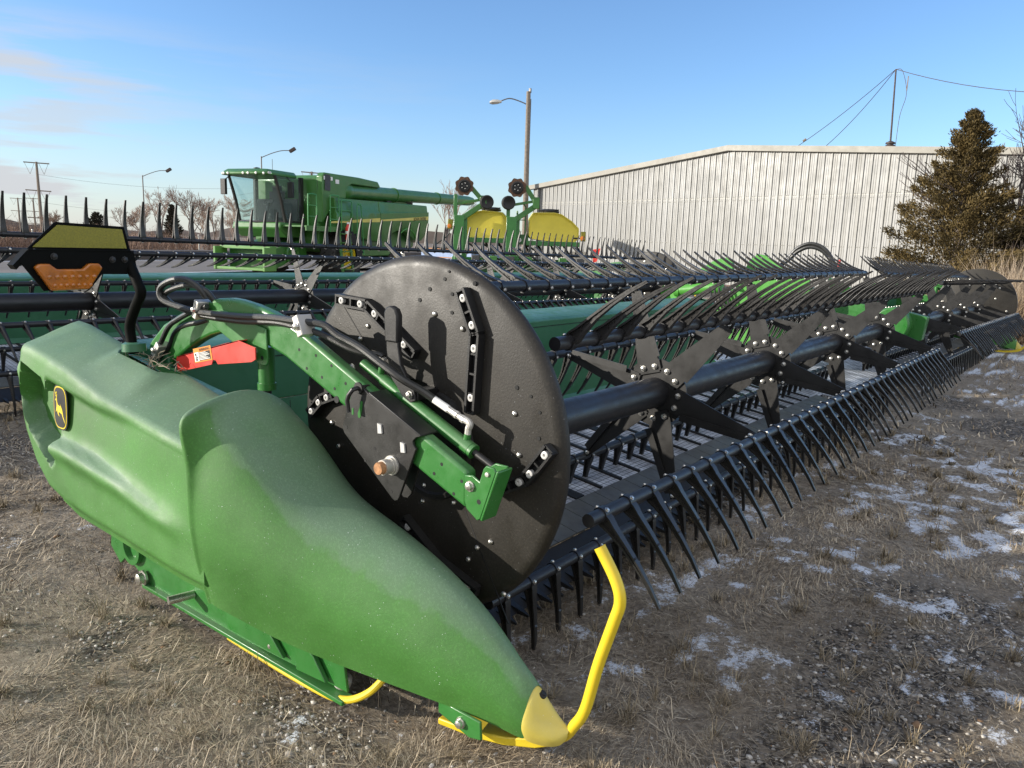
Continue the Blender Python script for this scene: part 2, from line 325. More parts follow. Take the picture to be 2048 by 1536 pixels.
# ---- moulded end shield: rear panel
def shield_rear(root):
    zc_t = [(2.0, .735), (2.13, .757), (2.47, .802), (2.85, .852), (3.13, .918), (3.45, .972), (3.7, .985)]
    zt_t = [(2.0, .80), (2.2, .825), (2.49, .876), (2.75, .940), (3.13, .997), (3.43, 1.055), (3.7, 1.075)]
    zb_t = [(2.0, .27), (2.4, .262), (2.85, .285), (3.20, .30), (3.34, .335), (3.44, .42), (3.52, .56), (3.575, .74), (3.60, .80)]
    xi_t = [(2.0, 1.555), (2.70, 1.52), (2.76, 1.44), (3.05, 1.43), (3.11, 1.505), (3.6, 1.505)]
    rec = [(3.520, .905), (3.285, .850), (3.27, .775), (3.135, .614), (3.292, .508), (3.49, .640), (3.555, .745)]
    def inside(y, z):
        d = 9
        n = len(rec); sgn = 0
        for i in range(n):
            (ay, az), (by, bz) = rec[i], rec[(i+1) % n]; ey, ez = by-ay, bz-az; L = math.hypot(ey, ez)
            cr = (ey*(z-az)-ez*(y-ay))/L
            d = min(d, -cr if ORI else cr)
        return d                     # >0 inside, distance to nearest edge
    A = sum(rec[i][0]*rec[(i+1) % 7][1]-rec[(i+1) % 7][0]*rec[i][1] for i in range(7)); ORI = A < 0
    ys = np.concatenate([np.linspace(2.205, 3.12, 34), np.linspace(3.135, 3.60, 40)]); secs = []
    for y in ys:
        zb, zc, zt, xi = interp(y, zb_t), interp(y, zc_t), interp(y, zt_t), interp(y, xi_t)
        endr = sstep(3.52, 3.60, y); zc -= .05*endr; zt -= .03*endr
        xo = 1.262 + .02*endr; sec = [(xi, y, max(.30, zb-.02)), (1.40, y, zb-.015), (1.31, y, zb)]
        for i in range(54):
            t = (i+.5)/54; z = zb+.012+(zc-.03-zb-.012)*t
            x = xo - .014*math.sin(PI*t) + .045*(1-sstep(0, .14, t))
            d = inside(y, z); depth = .11*sstep(-.002, .014, d)*(1-.25*sstep(3.2, 3.5, y))
            # pressed field in front of the recess carrying the emblem, and the fold running forward below it
            fl = interp(y, [(2.3, .50), (2.48, .525), (2.71, .575), (2.95, .60), (3.14, .614)])
            up = interp(y, [(2.3, .80), (2.9, .807), (3.29, .86)])
            if y < 3.3:
                w = sstep(2.5, 3.0, y)
                band = sstep(fl-.004, fl+.018, z)*(1-sstep(up-.03, up+.012, z))
                x += .036*w*band - .026*sstep(2.1, 2.6, y)*math.exp(-((z-fl+.022)/.04)**2)
                x += .018*math.exp(-((y-2.45)/.22)**2-((z-.60)/.13)**2)
            x += depth; x = x+(max(x, 1.268)-x)*(1-sstep(2.22, 2.42, y)); sec.append((x, y, z))
        for t in (15, 35, 55, 75):                                    # rounded outer crest
            a = math.radians(t); sec.append((xo+.035-.035*math.cos(a), y, zc-.03+.04*math.sin(a)))
        for t in (.25, .5, .8, .96): sec.append((xo+.04+(xi-xo-.04)*t, y, zc+.008+(zt-zc-.008)*(1-(1-t)**1.3)))
        sec += [(xi, y, zt-.004), (xi+.002, y, zt-.05), (xi, y, zt-.2)]
        secs.append(sec)
    b = MB(); b.loft(secs); o = b.build('rear_shield', M['shield'], root, smooth=50)
    return o
def shield_nose(root):
    #  y: [x bottom/out, z bottom], side, shoulder, crest points ... inner
    Yt = [2.235, 2.20, 2.12, 2.0, 1.9, 1.75, 1.6, 1.43, 1.30, 1.20, 1.152, 1.125]
    P = {2.235: [(1.30, .25), (1.252, .45), (1.244, .62), (1.246, .75), (1.216, .866), (1.262, .900), (1.36, .928), (1.47, .942), (1.58, .900), (1.655, .825), (1.695, .72), (1.70, .5), (1.70, .25)],
         2.20: [(1.292, .245), (1.250, .45), (1.246, .62), (1.262, .76), (1.292, .845), (1.33, .884), (1.39, .918), (1.48, .930), (1.585, .892), (1.66, .815), (1.70, .71), (1.705, .5), (1.70, .25)],
         2.12: [(1.305, .235), (1.262, .43), (1.258, .58), (1.278, .715), (1.312, .790), (1.345, .815), (1.41, .832), (1.50, .838), (1.595, .812), (1.667, .742), (1.705, .65), (1.71, .48), (1.70, .24)],
         2.0: [(1.338, .205), (1.295, .39), (1.290, .50), (1.312, .605), (1.345, .668), (1.378, .690), (1.44, .700), (1.53, .704), (1.605, .690), (1.668, .634), (1.705, .555), (1.712, .42), (1.70, .225)],
         1.9: [(1.365, .185), (1.322, .36), (1.320, .46), (1.346, .545), (1.380, .590), (1.415, .606), (1.47, .616), (1.545, .622), (1.61, .609), (1.67, .568), (1.705, .49), (1.712, .37), (1.70, .21)],
         1.75: [(1.408, .165), (1.366, .32), (1.372, .405), (1.402, .480), (1.438, .528), (1.47, .552), (1.51, .572), (1.56, .580), (1.615, .570), (1.668, .525), (1.70, .455), (1.710, .34), (1.70, .19)],
         1.6: [(1.452, .148), (1.412, .28), (1.418, .36), (1.446, .430), (1.476, .478), (1.505, .503), (1.538, .522), (1.578, .532), (1.62, .522), (1.668, .480), (1.700, .41), (1.710, .30), (1.70, .17)],
         1.43: [(1.502, .130), (1.466, .235), (1.472, .305), (1.496, .365), (1.520, .405), (1.543, .428), (1.568, .446), (1.597, .454), (1.63, .446), (1.668, .405), (1.696, .34), (1.705, .24), (1.695, .14)],
         1.30: [(1.540, .115), (1.508, .195), (1.513, .25), (1.533, .30), (1.553, .333), (1.571, .353), (1.590, .368), (1.612, .375), (1.637, .368), (1.668, .33), (1.690, .275), (1.698, .19), (1.69, .115)],
         1.152: [(1.578, .088), (1.553, .135), (1.557, .172), (1.570, .206), (1.584, .230), (1.597, .246), (1.610, .256), (1.624, .260), (1.642, .253), (1.662, .222), (1.678, .182), (1.685, .13), (1.681, .085)],
         1.20: [(1.567, .10), (1.540, .16), (1.545, .205), (1.560, .236), (1.576, .260), (1.590, .276), (1.604, .287), (1.620, .291), (1.640, .284), (1.664, .250), (1.682, .205), (1.690, .145), (1.685, .095)]}
    P[1.125] = [(1.634+(x-1.628)*.90, .083+(z-.088)*.85) for x, z in P[1.152]]
    b = MB(); secs = []
    for y in Yt:
        g = .0 if y > 2.19 else 1.0*min(1, max(0, (y-1.10)/.25)); sec = P[y]
        zt = max(z for _, z in sec)
        secs.append([(x+(.012*g if k > 8 else 0), y, z+.024*g*max(0, (z-.45*zt)/(.55*zt))) for k, (x, z) in enumerate(sec)])
    cx0, cz0 = 1.47, .55
    def ring(y, o): return [(x+o*(x-cx0)/math.hypot(x-cx0, z-cz0), y, z+o*(z-cz0)/math.hypot(x-cx0, z-cz0)) for x, z in P[2.235]]
    secs = [ring(2.240, .004), ring(2.236, .010), ring(2.226, .011), ring(2.214, .004)] + secs[1:]
    secs.insert(0, ring(2.236, -.010))
    b.loft(secs, closed=False); o = b.build('nose_cone', M['shield'], root, smooth=180, sub=2)
    # yellow wear cap
    P0 = P[1.125]; s0 = [(1.634+(x-1.634)*1.02, 1.133, z+.003) for x, z in P0]
    def sc(y, kx, kz, cx, cz): return [(cx+(x-1.628)*kx, y, cz+(z-.09)*kz) for x, z in P0]
    c = MB(); c.loft([s0, sc(1.120, 1.03, 1.0, 1.628, .089), sc(1.09, .86, .74, 1.638, .080), sc(1.06, .66, .52, 1.646, .077), sc(1.035, .42, .34, 1.654, .084), sc(1.025, .16, .12, 1.656, .108)], closed=False)
    q = c.build('nose_tip', M['yplastic'], root, smooth=180, sub=2)
    sb = MB(); sb.lathe((1.638, 1.112, .203), (.1, -.55, .8), [(0, .013), (.008, .013), (.009, .008), (.012, .007), (.012, .0)], 14); sb.build('screw', M['rubber'], q)
    return o
def yz(pts, x): return [(x, y, z) for y, z in pts]
def bent_bar(b, pts, x, w, h):              # channel-like bar lying on the disc face
    for (y0, z0), (y1, z1) in zip(pts[:-1], pts[1:]):
        p, q = Vector((x-h/2, y0, z0)), Vector((x-h/2, y1, z1)); d = (q-p).normalized(); nn = Vector((1, 0, 0)).cross(d)
        for s in (-1, 1): b.bar(p+nn*s*(w/2-.004), q+nn*s*(w/2-.004), .008, h, up=(1, 0, 0)) if False else b.bar(p+nn*s*(w/2-.004), q+nn*s*(w/2-.004), h, .008, up=nn)
        b.bar(p+Vector((h*.3, 0, 0)), q+Vector((h*.3, 0, 0)), h*.35, w-.012, up=nn)
        n = int((q-p).length/.055)
        for i in range(n+1):
            c = p+(q-p)*(i/max(1, n)); b.bar(c-nn*(w/2-.004), c+nn*(w/2-.004), h*.8, .006, up=d)
def end_disc(root, x, y, z, r, detail=True):
    b = MB(); b.lathe((x+.022, y, z), (-1, 0, 0), [(-.02, 0), (-.02, r-.02), (0, r-.004), (.012, r), (.026, r-.003), (.038, r-.016), (.042, r-.035), (.042, .19), (.030, .185), (.030, 0)], 128)
    d = b.build('reel_end_disc', M['disc'], root, smooth=40)
    X = x-.0205
    if not detail: return d
    clips = [[(2.148, 1.238), (1.992, 1.230), (1.765, 1.085)], [(1.568, 1.306), (1.505, 1.178), (1.518, .930)], [(1.215, .872), (1.298, .762), (1.415, .700)], [(2.31, .80), (2.24, .865), (2.06, .935)], [(1.812, .51), (1.657, .40), (1.48, .345)]]
    for pts in clips:
        c = MB(); bent_bar(c, pts, X, .040, .032); co = c.build('clip_rail', M['black'], d)
        for (y0, z0), (y1, z1) in zip(pts[:-1], pts[1:]):
            for t in (.18, .80): s = MB(); s.lathe((X-.016, y0+(y1-y0)*t, z0+(z1-z0)*t), (-1, 0, 0), [(0, .013), (.012, .0125), (.0135, .010), (.0135, .005), (.008, .004), (.008, 0)], 14); s.build('screw', M['lamp'], co)
    for by, bz in [(2.164, 1.225), (2.010, 1.155), (2.048, 1.108), (1.696, 1.222), (1.576, 1.185), (1.362, .950), (1.340, .826), (1.440, .523), (1.495, .488), (1.531, .438), (1.381, .365), (1.739, .587), (1.731, .645), (1.599, .615), (2.206, .78), (2.17, .697)]:
        m = MB(); m.lathe((X, by, bz), (-1, 0, 0), [(0, .0092), (.003, .009), (.007, .006), (.009, 0)], 12); m.build('bolt', M['bolt'], d)
    h = MB()
    for by, bz, rr in [(1.639, 1.359, .004), (1.656, 1.335, .006), (1.764, 1.262, .007), (1.623, 1.29, .006), (1.591, 1.278, .006), (1.623, 1.232, .006), (1.72, 1.30, .007), (1.358, 1.03, .007), (1.305, 1.011, .005), (1.271, .968, .005), (1.532, 1.328, .007), (1.27, .89, .006), (1.305, .74, .006)]:
        h.lathe((X+.004, by, bz), (-1, 0, 0), [(0, rr), (.006, rr), (.006, 0)], 10)
    h.build('drilled_holes', M['dark'], d)
    sm = MB(); sm.bar((X+.0012, 2.148, 1.225), (X+.0012, 1.90, .96), .003, .0035, up=(0, 1, 0)); sm.bar((X+.0012, 1.55, .60), (X+.0012, 1.36, .27), .003, .0035, up=(0, 1, 0)); sm.build('panel_seam', M['dark'], d)
    hub = MB(); hub.lathe((X, 1.70, .79), (-1, 0, 0), [(-.004, .185), (.012, .18), (.014, .165), (.004, .16), (.004, .1)], 48); hub.build('hub_ring', M['bmetal'], d)
    lv = MB()                                                      # paddle lever
    P = [(1.815, 1.222), (1.806, 1.238), (1.788, 1.244), (1.768, 1.236), (1.757, 1.218), (1.756, 1.12), (1.744, 1.06), (1.712, 1.015), (1.683, .99), (1.676, .955), (1.70, .945), (1.735, .962), (1.79, 1.02), (1.808, 1.10)]
    lv.prism([(0, a, c) for a, c in P], (1.695, 0, 0), (1.711, 0, 0)); lv.bar((1.705, 1.70, .97), (X, 1.70, .97), .05, .03)
    lo = lv.build('lever', M['bmetal'], d, bevel=.003); s = MB(); s.bolt((1.695, 1.70, .972), (-1, 0, 0), .011, .012); s.build('bolt', M['bolt'], lo)
    g = MB(); g.prism([(0, a, c) for a, c in [(1.817, 1.222), (1.808, 1.240), (1.788, 1.247), (1.766, 1.238), (1.755, 1.218), (1.755, 1.13), (1.812, 1.13)]], (1.690, 0, 0), (1.716, 0, 0)); g.build('lever_grip', M['black'], lo, bevel=.006)
    return d
def reel_arm(root):
    X0, X1 = 1.630, 1.676
    up = [(3.30, .87), (3.175, 1.00), (3.072, 1.075), (2.955, 1.125), (2.837, 1.168), (2.74, 1.196), (2.659, 1.212), (2.59, 1.218), (2.528, 1.216), (2.44, 1.206), (2.346, 1.188), (2.24, 1.160), (2.150, 1.127), (1.871, 1.003), (1.60, .884), (1.40, .797)]
    lo = [(3.19, .80), (3.075, .875), (2.975, .945), (2.885, .995), (2.80, 1.035), (2.72, 1.065), (2.65, 1.082), (2.585, 1.09), (2.52, 1.088), (2.44, 1.08), (2.36, 1.065), (2.25, 1.035), (2.10, .972), (1.826, .858), (1.56, .748), (1.40, .682)]
    b = MB(); b.loft([[(X0, u[0], u[1]), (X1, u[0], u[1]), (X1, l[0], l[1]), (X0, l[0], l[1])] for u, l in zip(up, lo)])
    arm = b.build('reel_arm', M['green'], root, smooth=20, bevel=.012, seg=3)
    h = MB()
    for y, z in [(2.08, 1.06), (2.0, 1.035), (2.05, .99), (1.93, .985), (1.985, .96), (1.88, .945), (1.83, .905), (2.17, 1.07), (2.13, 1.01), (1.50, .80), (1.42, .765), (1.53, .765), (1.45, .72)]:
        h.lathe((X0+.003, y, z), (-1, 0, 0), [(0, .0055), (.0036, .0055), (.0036, 0)], 10)
    for y, z in [(1.975, .925)]: h.lathe((X0+.003, y, z), (-1, 0, 0), [(0, .012), (.0045, .012), (.0045, 0)], 14)
    h.build('drilled_holes', M['dark'], arm)
    g = MB(); g.px([(2.74, 1.13), (2.70, 1.165), (2.60, 1.17), (2.47, 1.15), (2.345, 1.125), (2.338, 1.005), (2.352, .992), (2.385, .992), (2.44, 1.012)], X0-.010, X0-.002)
    go = g.build('gusset_plate', M['green'], arm, bevel=.003)
    s = MB(); s.bolt((X0-.010, 2.418, 1.035), (-1, 0, 0), .014, .012); s.build('bolt', M['bolt'], go); s = MB(); s.lathe((X0-.0095, 2.37, 1.02), (-1, 0, 0), [(0, .008), (.0012, .008), (.0012, 0)], 12); s.build('drilled_hole', M['dark'], go)
    e = MB(); e.px([(1.402, .790), (1.372, .795), (1.345, .782), (1.332, .822), (1.322, .834), (1.294, .832), (1.286, .820), (1.338, .672), (1.350, .664), (1.392, .690), (1.40, .715)], X0-.010, X0-.002)
    e.px([(1.372, .80), (1.335, .826), (1.290, .826), (1.338, .675), (1.38, .69)], X1+.002, X1+.010); e.prism([(X0-.010, 1.284, .826), (X1+.010, 1.284, .826), (X1+.010, 1.340, .668), (X0-.010, 1.340, .668)], (0, 0, 0), (0, -.008, -.003))
    eo = e.build('end_bracket', M['green'], arm, bevel=.003)
    s = MB(); s.bolt((X0-.010, 1.378, .762), (-1, 0, 0), .0135, .012); s.build('bolt', M['bolt'], eo)
    s = MB(); s.lathe((X0-.010, 1.315, .810), (-1, 0, 0), [(0, .007), (.005, .0065), (.006, 0)], 14); s.build('pin', M['zinc'], eo)
    s = MB(); s.lathe((X0-.0092, 1.345, .722), (-1, 0, 0), [(0, .0075), (.0012, .0075), (.0012, 0)], 14); s.build('drilled_hole', M['dark'], eo)
    # black carriage plates straddling the arm and the reel shaft end
    p = MB(); A = [(1.889, .94), (1.872, .985), (1.862, 1.0), (1.845, .998), (1.80, .972), (1.572, .874), (1.590, .868), (1.603, .855), (1.602, .843), (1.590, .832), (1.660, .665), (1.667, .653), (1.680, .648), (1.692, .653), (1.918, .825), (1.925, .840), (1.922, .855)]
    p.px(A, X0-.018, X0-.008); p.prism([(0, 1.80, .9775), (0, 1.572, .8795), (0, 1.572, .873), (0, 1.80, .970)], (X0-.018, 0, 0), (X1+.012, 0, 0))
    po = p.build('carriage_plate', M['bmetal'], root, bevel=.002)
    s = MB(); s.px([(1.835, .945), (1.826, .942), (1.830, .915), (1.838, .888), (1.848, .888), (1.850, .900), (1.842, .920)], X0-.0192, X0-.017); s.build('slot', M['green'], po); s = MB(); s.px([(1.877, .915), (1.870, .915), (1.870, .893), (1.879, .893)], X0-.0192, X0-.017); s.build('slot', M['green'], po)
    for y, z in [(1.745, .870), (1.643, .828)]: s = MB(); s.px([(y+.009, z+.016), (y-.007, z+.013), (y-.011, z-.014), (y+.006, z-.016)], X0-.024, X0-.0182); s.build('white_pad', M['lamp'], po)
    s = MB()
    for y, z in [(1.905, .845), (1.815, .752), (1.695, .675), (1.77, .80)]: s.lathe((X0-.0175, y, z), (-1, 0, 0), [(0, .0055), (.0012, .0055), (.0012, 0)], 10)
    s.build('drilled_holes', M['dark'], po)
    q = MB(); q.px([(2.263, 1.124), (2.22, 1.140), (2.152, 1.118), (2.03, 1.05), (1.80, .960), (1.793, .945), (1.803, .920), (1.82, .908), (1.95, .96), (2.1, 1.03)], X1+.003, X1+.009); qo = q.build('inner_plate', M['bmetal'], po, bevel=.002)
    s = MB(); s.bolt((X1+.003, 1.955, 1.028), (-1, 0, 0), .013, .008); s.build('bolt', M['bolt'], qo)
    q = MB(); q.px([(1.60, .83), (1.64, .75), (1.675, .655), (1.69, .638), (1.712, .636), (1.728, .655), (1.735, .70), (1.73, .83)], X1+.003, X1+.010); q.build('lower_plate', M['bmetal'], po, bevel=.002)
    k = MB(); k.tube([(X0+.02, 1.842, .985), (X0-.030, 1.842, .985), (X0-.044, 1.845, .982), (X0-.050, 1.856, .965), (X0-.050, 1.864, .945), (X0-.050, 1.858, .908)], .0075, 12); k.lathe((X0-.019, 1.842, .985), (-1, 0, 0), [(0, .019), (.006, .019), (.006, 0)], 18); k.build('locking_pin', M['bmetal'], po)
    sh = MB(); sh.lathe((X0-.018, 1.692, .762), (-1, 0, 0), [(0, .031), (.006, .031), (.006, .027), (.014, .027), (.014, .024), (.042, .024), (.042, .020)], 28); so_ = sh.build('shaft_sleeve', M['zinc'], po)
    s = MB(); s.lathe((X0-.058, 1.692, .762), (-1, 0, 0), [(0, .020), (.016, .020), (.020, .018), (.021, 0)], 24); s.build('shaft_end', M['rust'], so_)
    # fore-aft cylinder above the arm
    XC = 1.715; c = MB(); Y0, Z0, Y1, Z1 = 1.840, .998, 1.453, .833; c.tube([(XC, Y0, Z0), (XC, Y1, Z1)], .0215, 24); c.lathe((XC, Y1, Z1), (0, Y1-Y0, Z1-Z0), [(-.035, .0215), (-.035, .0235), (-.008, .0235), (-.008, .0225), (.0, .0235), (.006, .0235), (.007, .014), (.007, 0)], 24)
    c.tube([(XC, 1.94, 1.041), (XC, Y0, Z0)], .017, 16); c.cyl((XC, 1.858, 1.005), (XC, 1.848, 1.046), .011, 14); c.cyl((XC, 1.480, .852), (XC, 1.474, .882), .011, 14)
    co = c.build('hydraulic_cylinder', M['green'], root)
    r = MB(); r.tube([(XC, Y1, Z1), (XC, 1.361, .796)], .0110, 16); r.build('piston_rod', M['bmetal'], co); r = MB(); r.lathe((XC-.05, 1.335, .786), (1, 0, 0), [(0, .012), (.0, .016), (.06, .016), (.06, 0)], 16); r.build('rod_eye', M['green'], co)
    f = MB(); f.tube([(XC, 1.474, .880), (XC, 1.471, .903)], .010, 8); f.tube(smooth_path([(XC, 1.471, .900), (XC, 1.466, .912), (XC, 1.474, .921), (XC, 1.489, .924)], 4), .0110, 10); f.lathe((XC, 1.486, .9225), (0, .94, .33), [(0, .0125), (.014, .0125), (.014, .010), (.030, .010), (.030, .0125), (.040, .0125), (.040, .011), (.066, .011), (.066, .012), (.072, .012), (.072, .0)], 8); f.build('hose_fitting', M['zinc'], co)
    f = MB(); f.lathe((XC, 1.553, .946), (0, .94, .33), [(0, .0120), (.072, .0120), (.072, 0)], 14); f.build('hose_sleeve', M['white'], co)
    f = MB(); f.lathe((XC, 1.848, 1.044), (0, -.24, .97), [(0, .011), (.01, .011), (.01, .008), (.022, .008), (.022, .010), (.03, .009), (.03, 0)], 8); f.build('hose_fitting', M['zinc'], co)
    # lift strut under the arm, its rod and the red safety stop
    t = MB(); t.tube([(1.675, 2.425, 1.05), (1.675, 2.425, .915)], .030, 20); t.lathe((1.675, 2.425, .915), (0, 0, -1), [(0, .030), (.0, .034), (.025, .034), (.025, 0)], 20); to = t.build('lift_cylinder', M['green'], root)
    t = MB(); t.cyl((1.675, 2.425, .90), (1.675, 2.425, .70), .016, 14); t.build('piston_rod', M['bmetal'], to); t = MB(); t.lathe((1.675, 2.425, .915), (0, 0, -1), [(0, .031), (.018, .031), (.02, .02)], 18); t.build('lock_nut', M['bolt'], to)
    rd = MB(); P = [(2.895, .955), (2.885, .968), (2.54, 1.058), (2.46, 1.075), (2.36, 1.06), (2.36, 1.018), (2.385, 1.006), (2.60, .972), (2.612, .985), (2.632, .985), (2.642, .966), (2.865, .912), (2.888, .915)]
    rd.px(P, 1.585, 1.589); rd.prism([(0, 2.89, .968), (0, 2.46, 1.077), (0, 2.46, 1.073), (0, 2.89, .964)], (1.585, 0, 0), (1.64, 0, 0)); ro = rd.build('safety_stop', M['red'], root)
    dz = MB(); u = Vector((0, -1, .225)).normalized(); w = Vector((0, .225, 1)).normalized(); o0 = Vector((1.5835, 2.755, .963))
    def quad(b_, a0, a1, c0, c1, x): b_.add([o0+u*a0+w*c0+Vector((x, 0, 0)), o0+u*a1+w*c0+Vector((x, 0, 0)), o0+u*a1+w*c1+Vector((x, 0, 0)), o0+u*a0+w*c1+Vector((x, 0, 0))], [(0, 1, 2, 3)])
    quad(dz, 0, .125, -.005, .050, 0); dz.build('warning_decal', M['orange'], ro)
    d2 = MB(); quad(d2, .004, .036, -.001, .034, -.0006); d2.build('pictogram_field', M['white'], ro)
    d3 = MB(); quad(d3, .010, .020, .022, .030, -.0012); quad(d3, .016, .019, .008, .022, -.0012); quad(d3, .012, .016, .001, .010, -.0012); quad(d3, .020, .026, .001, .010, -.0012); quad(d3, .019, .030, .012, .016, -.0012); quad(d3, .038, .116, .000, .033, -.0006); d3.build('pictogram', M['ink'], ro)
    d4 = MB()
    for i in range(6): quad(d4, .040, .112-.012*(i % 3), .0025+i*.0052, .0052+i*.0052, -.0012)
    d4.build('decal_text_lines', M['white'], ro)
    Mx = Matrix((u, w, Vector((-1, 0, 0)))).transposed().to_4x4(); Mx.translation = o0+u*.042+w*.036+Vector((-.0012, 0, 0))-OFF[root]
    text_mesh('warning_word', 'WARNING', .0155, .0002, M['ink'], ro, Mx)
    # hoses
    hs = MB()
    hs.tube(smooth_path([(1.62, 2.72, 1.21), (1.60, 2.74, 1.25), (1.585, 2.80, 1.275), (1.575, 2.88, 1.27), (1.57, 2.96, 1.235), (1.57, 2.95, 1.19), (1.585, 2.83, 1.165), (1.60, 2.70, 1.155), (1.61, 2.47, 1.16), (1.612, 2.30, 1.17), (1.615, 2.15, 1.17), (1.64, 2.05, 1.165), (1.65, 1.99, 1.135), (1.66, 1.90, 1.106), (1.66, 1.80, 1.066), (1.67, 1.71, 1.024), (1.70, 1.65, .990), (1.714, 1.615, .968)]), .0125, 10)
    hs.build('hydraulic_hose', M['hose'], root)
    hs = MB(); hs.tube(smooth_path([(1.64, 2.70, 1.20), (1.62, 2.72, 1.235), (1.60, 2.79, 1.255), (1.59, 2.90, 1.235), (1.585, 2.96, 1.205), (1.59, 2.90, 1.17), (1.605, 2.75, 1.145), (1.615, 2.50, 1.142), (1.62, 2.28, 1.155), (1.625, 2.14, 1.145), (1.65, 2.06, 1.128), (1.67, 1.96, 1.095), (1.69, 1.90, 1.082), (1.712, 1.86, 1.078), (1.715, 1.845, 1.072)]), .0115, 10)
    hs.build('hydraulic_hose', M['hose'], root)
    for dx, dyz in ((0, .0), (.028, -.045)):
        hs = MB(); hs.tube(smooth_path([(1.60+dx, 3.22+dyz, .86), (1.60+dx, 3.06+dyz*.5, .985+dyz*.25), (1.605+dx, 2.98, 1.075+dyz*.5), (1.605+dx, 2.90, 1.115+dyz*.6), (1.605+dx, 2.79, 1.155+dyz), (1.61+dx, 2.70, 1.18+dyz)]), .0105, 10); hs.build('hydraulic_hose', M['hose'], root)
    for y, z, ta in [(3.06, .975, .75), (2.745, 1.165, .35), (2.12, 1.158, -.45)]:
        m = Matrix.Rotation(ta, 3, 'X'); cb = MB(); cb.box((1.615, y, z), (.06, .030, .072), m); c2 = cb.build('hose_clamp', M['zinc'], root, bevel=.003); s = MB(); s.bolt((1.585, y, z), (-1, 0, 0), .011, .012); s.build('bolt', M['bolt'], c2)
def trapped_straw(root):
    b = MB(); r = random.Random(4)
    for i in range(46):
        p = Vector((r.uniform(1.44, 1.60), r.uniform(2.78, 3.20), .915+r.uniform(0, .04))); d = Vector((r.gauss(0, 1), r.gauss(0, 1), r.gauss(.25, .45))).normalized()*r.uniform(.03, .10)
        b.tube([p, p+d*.5+Vector((0, 0, .006)), p+d], [.0018, .0016, .001], 4)
    b.build('trapped_straw', mat('straw', (.34, .29, .21), .8, var=.4, vscale=30), root)['kind'] = 'stuff'
def smooth_path(P, n=7):
    P = [Vector(p) for p in P]; out = []
    for i in range(len(P)-1):
        p0, p1, p2, p3 = P[max(i-1, 0)], P[i], P[i+1], P[min(i+2, len(P)-1)]
        for j in range(n):
            t = j/n; out.append(.5*((2*p1)+(p2-p0)*t+(2*p0-5*p1+4*p2-p3)*t*t+(-p0+3*p1-3*p2+p3)*t**3))
    out.append(P[-1]); return out
def warning_light(root):
    b = MB(); b.tube(smooth_path([(1.465, 2.99, .98), (1.465, 3.01, 1.08), (1.462, 2.955, 1.16), (1.457, 2.895, 1.22), (1.452, 2.905, 1.26), (1.448, 2.95, 1.33), (1.44, 2.965, 1.38)]), .0195, 14)
    t = b.build('light_stalk', M['gblack'], root); s = MB(); s.lathe((1.465, 2.985, .99), (0, .05, 1), [(0, .045), (.03, .043), (.035, .03), (.035, .02)], 20); s.build('stalk_socket', M['dgreen'], root)
    X = lambda u: 1.452-u; Y = 2.955
    # folded plate: upper reflector field above a channel carrying the lamp
    p = MB(); up = [(-.003, 1.375), (.016, 1.462), (.017, 1.466), (.252, 1.474), (.258, 1.472), (.352, 1.38)]
    p.py([(X(u), z) for u, z in up], Y-.003, Y+.003)
    lo = [(-.018, 1.29), (-.006, 1.374), (.354, 1.38), (.385, 1.338), (.315, 1.236), (.16, 1.238), (.115, 1.292)]
    p.py([(X(u), z) for u, z in lo], Y-.022, Y-.016); p.box((X(.175), Y-.011, 1.377), (.36, .026, .004)); p.py([(X(.354), 1.38), (X(.405), 1.325), (X(.395), 1.31), (X(.35), 1.36)], Y-.02, Y+.03)
    po = p.build('light_bracket', M['gblack'], root)
    r = MB(); r.py([(X(u), z) for u, z in [(.012, 1.386), (.026, 1.456), (.250, 1.464), (.335, 1.386)]], Y-.006, Y-.0032); r.build('reflector', M['refl'], po)
    l = MB(); L = [(u+.045, z) for u, z in [(.302, 1.318), (.288, 1.330), (.255, 1.330), (.232, 1.312), (.145, 1.312), (.122, 1.332), (.088, 1.332), (.076, 1.316), (.126, 1.240), (.252, 1.237)]]
    l.py([(X(u), z) for u, z in L], Y-.048, Y-.0222); lo_ = l.build('warning_lamp', M['amber'], po, bevel=.006, seg=2)
    lc = MB()
    for i in range(7): lc.lathe((X(.17+.02*i), Y-.048, 1.256), (0, -1, 0), [(0, .0075), (.004, .006), (.005, 0)], 12)
    for i in range(7): lc.lathe((X(.155+.025*i), Y-.048, 1.285), (0, -1, 0), [(0, .0085), (.003, .007), (.004, 0)], 12)
    lc.build('lamp_cells', M['amber'], lo_)
    for u, z in ((.03, 1.345), (.075, 1.345), (.275, 1.355)): s = MB(); s.bolt((X(u), Y-.022, z), (0, -1, 0), .010, .008); s.build('bolt', M['bmetal'], po)
